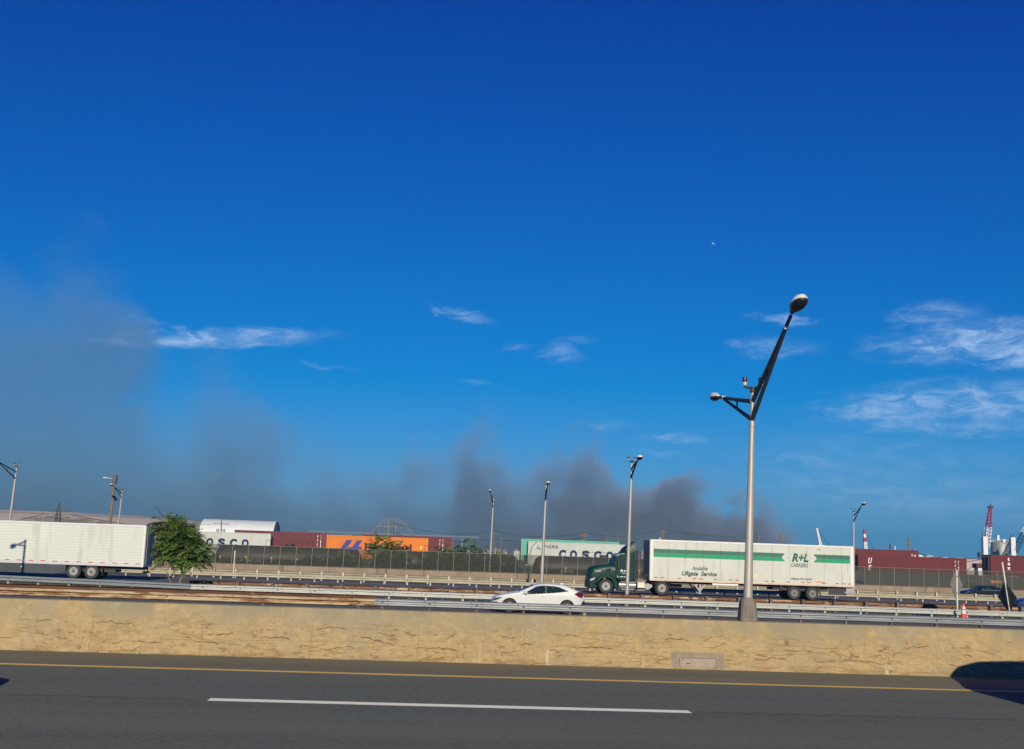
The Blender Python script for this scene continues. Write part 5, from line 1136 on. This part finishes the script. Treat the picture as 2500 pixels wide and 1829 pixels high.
# wooden pole with solar panel at the left
a = at(262, 1330, 139.4); c_ = at(281, 1160, 139.4); o_ = Vector((a.x, 139.4, -.7)); top = c_ - o_
t = thing('solar_lamp_pole', 'leaning wooden pole with a dark box and tilted solar panel above the ribbed trailer', 'lamp pole', o_)
b = MB(); b.tube([(0, 0, 0), top], [.2, .15], 12); b.build('pole', m_wood, t, smooth=True)
b = MB(); b.box(top.x - .24, top.x + .24, -.25, .2, top.z - .95, top.z + .02); b.build('control_box', mat('box_dark', (.07, .085, .09), .6), t, bevel=.02)
b = MB(); b.tube([(top.x - .2, -.1, top.z - .5), (top.x - .7, -.3, top.z - .38)], .04, 6); b.loft([[(top.x - .7 - u, -.3 + s_ * w_, top.z - .38 + h_) for s_, h_ in ((-1, -.03), (1, -.03), (1, .06), (-1, .06))] for u, w_ in ((0, .06), (.15, .13), (.55, .12))]); b.build('lamp_head', m_head, t)
pz = at(281, 1217, 139.4) - o_
b = MB(); b.add([(pz.x - .32, -.5, pz.z + .30), (pz.x + .05, -.5, pz.z + .26), (pz.x + .36, -.1, pz.z - .22), (pz.x + .0, -.1, pz.z - .26), (pz.x - .30, -.46, pz.z + .34), (pz.x + .07, -.46, pz.z + .30), (pz.x + .38, -.06, pz.z - .18), (pz.x + .02, -.06, pz.z - .22)], [(0, 1, 2, 3), (7, 6, 5, 4), (0, 4, 5, 1), (1, 5, 6, 2), (2, 6, 7, 3), (3, 7, 4, 0)]); b.build('solar_panel', mat('solar_dark', (.012, .02, .04), .2), t)
b = MB(); b.tube([(pz.x - .25, 0, pz.z - .35), (pz.x, -.3, pz.z - .05)], .03, 6); b.build('bracket', m_steel, t)
# transmission tower
m_tower = mat('tower_steel', (.10, .095, .09), .7)
a = at(138, 1300, 420); c_ = at(139, 1226, 420); H = c_.z + 1
t = thing('transmission_tower', 'faint lattice power tower with two crossarms in front of the brown hill', 'power tower', (a.x, 420, -1))
b = MB(); lattice(b, (0, 0, 0), (0, 0, H * .75), 1.5, .6, 8, .12); lattice(b, (0, 0, H * .75), (0, 0, H), .6, .1, 3, .1); b.build('mast', m_tower, t)
for zz, L in ((.66, 8.5), (.80, 10.5)):
    b = MB()
    for s_ in (-1, 1):
        b.tube([(0, 0, H * zz + .7), (s_ * L / 2, 0, H * zz)], .11, 5); b.tube([(0, 0, H * zz - .3), (s_ * L / 2, 0, H * zz)], .11, 5)
        b.tube([(s_ * L / 2, 0, H * zz), (s_ * L / 2, 0, H * zz - .8)], .12, 5)
    b.build('crossarm', m_tower, t)
for s_ in (-1, 1): wire((a.x + s_ * 5, 420, -1 + H * .72), (a.x + s_ * 90, 520, -1 + H * .5), 3, 'faint overhead wire running %s from the power tower' % ('left' if s_ < 0 else 'right'), .1)
# arch bridge far off
b0, b1, bt = at(905, 1306, 640), at(1010, 1306, 640), at(950, 1268, 640)
t = thing('arch_bridge', 'faint steel arch bridge in the haze above the orange container', 'bridge', (b0.x, 640, 0)); Lb = b1.x - b0.x; zb_, zt2 = b0.z, bt.z
b = MB()
def ah(u, k=1.0): return zb_ + (zt2 - zb_) * k * (1 - abs(2 * u - 1) ** 2.6)
for y in (-2, 2):
    pts = [(Lb * i / 16, y, ah(i / 16)) for i in range(17)]; lo_ = [(Lb * i / 16, y, ah(i / 16, .8)) for i in range(17)]
    b.tube(pts, .6, 5); b.tube(lo_, .5, 5)
    for i in range(17): b.tube([pts[i], lo_[i]], .35, 4); b.tube([(Lb * i / 16, y, zb_ + .8), lo_[i]], .25, 4)
    for i in range(16): b.tube([pts[i], lo_[i + 1]], .35, 4)
m_br = mat('bridge_steel', (.13, .17, .22), .8)
b.build('arch', m_br, t); b = MB(); b.box(-34, Lb + 36, -2.4, 2.4, zb_ + .3, zb_ + 1.1); b.build('deck', m_br, t)
for x in (-24, -11, Lb + 12, Lb + 26):
    b = MB(); b.box(x, x + 1.2, -2, 2, -2, zb_ + .3); b.build('pier', m_br, t)

# ------------------------------------------------------------------ moon
d = (at(1743, 592, 1000) - Vector((0, 0, CAM_H))).normalized()
b = MB(); R_ = 34; A_ = [(R_ * math.sin(math.pi * i / 16), R_ * math.cos(math.pi * i / 16)) for i in range(17)]; Bq = [(R_ * .72 * math.sin(math.pi * i / 16) - .0, R_ * math.cos(math.pi * i / 16)) for i in range(1, 16)][::-1]
b.prism(A_ + Bq, -4, 4)
mm = bpy.data.materials.new('moonlit'); mm.use_nodes = True; mm.node_tree.nodes['Principled BSDF'].inputs['Emission Color'].default_value = (.75, .85, 1, 1); mm.node_tree.nodes['Principled BSDF'].inputs['Emission Strength'].default_value = .45; mm.node_tree.nodes['Principled BSDF'].inputs['Base Color'].default_value = (.3, .3, .3, 1)
mo = b.build('moon', mm); mo.location = Vector((0, 0, CAM_H)) + d * 22000; mo.rotation_euler = (0, R(125), -math.atan2(d.x, d.y)); tag(mo, 'tiny thin crescent moon high in the blue sky', 'moon')

# ------------------------------------------------------------------ smoke
def smoke_material(name, top_pts, amt_pts, x0, x1, zmax, yc, yw, dens, colr, edge, seed=0, warp=100):
    M = bpy.data.materials.new(name); M.use_nodes = True; nt = M.node_tree; nt.nodes.clear(); L = nt.links.new
    def N(t, **k):
        n = nt.nodes.new(t)
        for a_, v in k.items(): setattr(n, a_, v)
        return n
    def mth(op, a, b_=None, c=None, clamp=False):
        n = N('ShaderNodeMath', operation=op); n.use_clamp = clamp
        for i, v in enumerate((a, b_, c)):
            if v is None: continue
            if hasattr(v, 'links'): L(v, n.inputs[i])
            else: n.inputs[i].default_value = v
        return n.outputs[0]
    def curve(inp, pts):
        c = N('ShaderNodeFloatCurve'); L(inp, c.inputs['Value']); cv = c.mapping.curves[0]
        while len(cv.points) > 2: cv.points.remove(cv.points[1])
        cv.points[0].location = pts[0]; cv.points[-1].location = pts[-1]
        for p_ in pts[1:-1]: cv.points.new(*p_)
        c.mapping.update(); return c.outputs[0]
    T = N('ShaderNodeTexCoord')
    n1_ = N('ShaderNodeTexNoise'); n1_.inputs['Scale'].default_value = 1 / 36; n1_.inputs['Detail'].default_value = 7; n1_.inputs['Roughness'].default_value = .64
    mp_ = N('ShaderNodeMapping'); mp_.inputs['Location'].default_value = (seed, seed, 0); mp_.inputs['Scale'].default_value = (1, .25, 1); L(T.outputs['Object'], mp_.inputs[0]); L(mp_.outputs[0], n1_.inputs['Vector'])
    sub = N('ShaderNodeVectorMath', operation='SUBTRACT'); L(n1_.outputs['Color'], sub.inputs[0]); sub.inputs[1].default_value = (.5, .5, .5)
    mad = N('ShaderNodeVectorMath', operation='MULTIPLY_ADD'); L(sub.outputs[0], mad.inputs[0]); mad.inputs[1].default_value = (warp, 0, warp * 1.3); L(T.outputs['Object'], mad.inputs[2])
    s_ = N('ShaderNodeSeparateXYZ'); L(mad.outputs[0], s_.inputs[0]); so_ = N('ShaderNodeSeparateXYZ'); L(T.outputs['Object'], so_.inputs[0])
    u = mth('DIVIDE', mth('SUBTRACT', s_.outputs[0], x0), x1 - x0, clamp=True)
    topz = mth('MULTIPLY', curve(u, top_pts), zmax)
    soft = curve(u, edge)
    hgt = mth('DIVIDE', mth('SUBTRACT', topz, s_.outputs[2]), mth('MULTIPLY', soft, zmax), clamp=True)
    hgt = mth('MULTIPLY', hgt, mth('MULTIPLY', hgt, mth('SUBTRACT', 3, mth('MULTIPLY', hgt, 2))))
    mp2 = N('ShaderNodeMapping'); mp2.inputs['Scale'].default_value = (.75, .2, 1.15); mp2.inputs['Rotation'].default_value = (0, R(-32), 0); L(mad.outputs[0], mp2.inputs[0])
    n2_ = N('ShaderNodeTexNoise'); n2_.inputs['Scale'].default_value = 1 / 14; n2_.inputs['Detail'].default_value = 6; n2_.inputs['Roughness'].default_value = .62; n2_.inputs['Distortion'].default_value = .6; L(mp2.outputs[0], n2_.inputs['Vector'])
    puff = N('ShaderNodeMapRange'); L(n2_.outputs['Fac'], puff.inputs[0]); puff.inputs[1].default_value = .40; puff.inputs[2].default_value = .60; puff.inputs[3].default_value = .42; puff.inputs[4].default_value = 1.55
    pk = curve(u, [(0, .38), (.62, .45), (.72, .62), (.8, .85), (1, 1)])
    puffv = mth('MULTIPLY_ADD', mth('SUBTRACT', puff.outputs[0], .98), pk, .98)
    yf = mth('SUBTRACT', 1, mth('ABSOLUTE', mth('DIVIDE', mth('SUBTRACT', so_.outputs[1], yc), yw)), clamp=True)
    yf = mth('MULTIPLY', yf, 1.6, clamp=True)
    lowf = N('ShaderNodeMapRange', interpolation_type='SMOOTHSTEP'); L(so_.outputs[2], lowf.inputs[0]); lowf.inputs[1].default_value = 0; lowf.inputs[2].default_value = 75; lowf.inputs[3].default_value = 2.0; lowf.inputs[4].default_value = 1
    hgt = mth('MULTIPLY', hgt, lowf.outputs[0])
    den = mth('MULTIPLY', mth('MULTIPLY', hgt, puffv), mth('MULTIPLY', yf, mth('MULTIPLY', curve(u, amt_pts), dens)))
    pv = N('ShaderNodeVolumePrincipled'); cmx = N('ShaderNodeMix', data_type='RGBA'); L(mth('DIVIDE', mth('SUBTRACT', so_.outputs[0], x0), x1 - x0, clamp=True), cmx.inputs['Factor']); cmx.inputs['A'].default_value = (colr[0] * .72, colr[1] * 1.02, colr[2] * 1.14, 1); cmx.inputs['B'].default_value = (*colr, 1); L(cmx.outputs['Result'], pv.inputs['Color']); pv.inputs['Anisotropy'].default_value = 0; L(den, pv.inputs['Density'])
    out = N('ShaderNodeOutputMaterial'); L(pv.outputs[0], out.inputs['Volume'])
    M.cycles.volume_step_rate = 1.0
    return M
SY = 700; X0, X1, ZM = -330.0, 240.0, 240.0
tops = [(-60, 640), (0, 630), (60, 590), (130, 570), (200, 590), (260, 660), (310, 790), (370, 880), (430, 900), (480, 840), (540, 820), (600, 880), (680, 970), (760, 1030), (860, 1070), (960, 1095), (1060, 1085), (1110, 1040), (1160, 985), (1220, 1030), (1280, 1100), (1340, 1090), (1400, 1060), (1440, 1070), (1480, 1160), (1540, 1185), (1600, 1185), (1660, 1180), (1720, 1205), (1790, 1245), (1850, 1265), (1900, 1305), (1940, 1360)]
amts = [(-60, .23), (130, .21), (260, .20), (430, .23), (600, .28), (800, .31), (1000, .30), (1160, .40), (1300, .46), (1500, .68), (1650, .85), (1780, .85), (1840, .5), (1880, .15), (1930, 0)]
edges = [(-60, .36), (200, .26), (500, .42), (800, .34), (1150, .26), (1400, .18), (1560, .07), (1700, .05), (1900, .03)]
def up_(px): return (at(px, 1200, SY)[0] - X0) / (X1 - X0)
def zp_(px, py): return max(.001, at(px, py, SY)[2] / ZM)
tp = [(min(1, max(0, up_(a))), zp_(a, b_)) for a, b_ in tops]; ap = [(min(1, max(0, up_(a))), b_) for a, b_ in amts]; ep = [(min(1, max(0, up_(a))), b_) for a, b_ in edges]
m_smoke = smoke_material('fire_smoke', tp, ap, X0, X1, ZM, SY, 45, .060, (.55, .67, .83), ep, seed=50)
b = MB(); b.box(X0, X1, SY - 45, SY + 45, -.5, ZM)
tag(b.build('smoke', m_smoke), 'grey smoke of a distant fire drifting left across the sky', 'smoke', kind='stuff')

# ------------------------------------------------------------------ haze
mh = bpy.data.materials.new('haze'); mh.use_nodes = True; mh.node_tree.nodes.clear()
pv = mh.node_tree.nodes.new('ShaderNodeVolumePrincipled'); pv.inputs['Color'].default_value = (.12, .60, 1, 1); pv.inputs['Density'].default_value = .00019
oo = mh.node_tree.nodes.new('ShaderNodeOutputMaterial'); mh.node_tree.links.new(pv.outputs[0], oo.inputs['Volume'])
b = MB(); b.box(-7000, 7000, -400, 9500, -2, 245)
tag(b.build('haze', mh), kind='stuff')
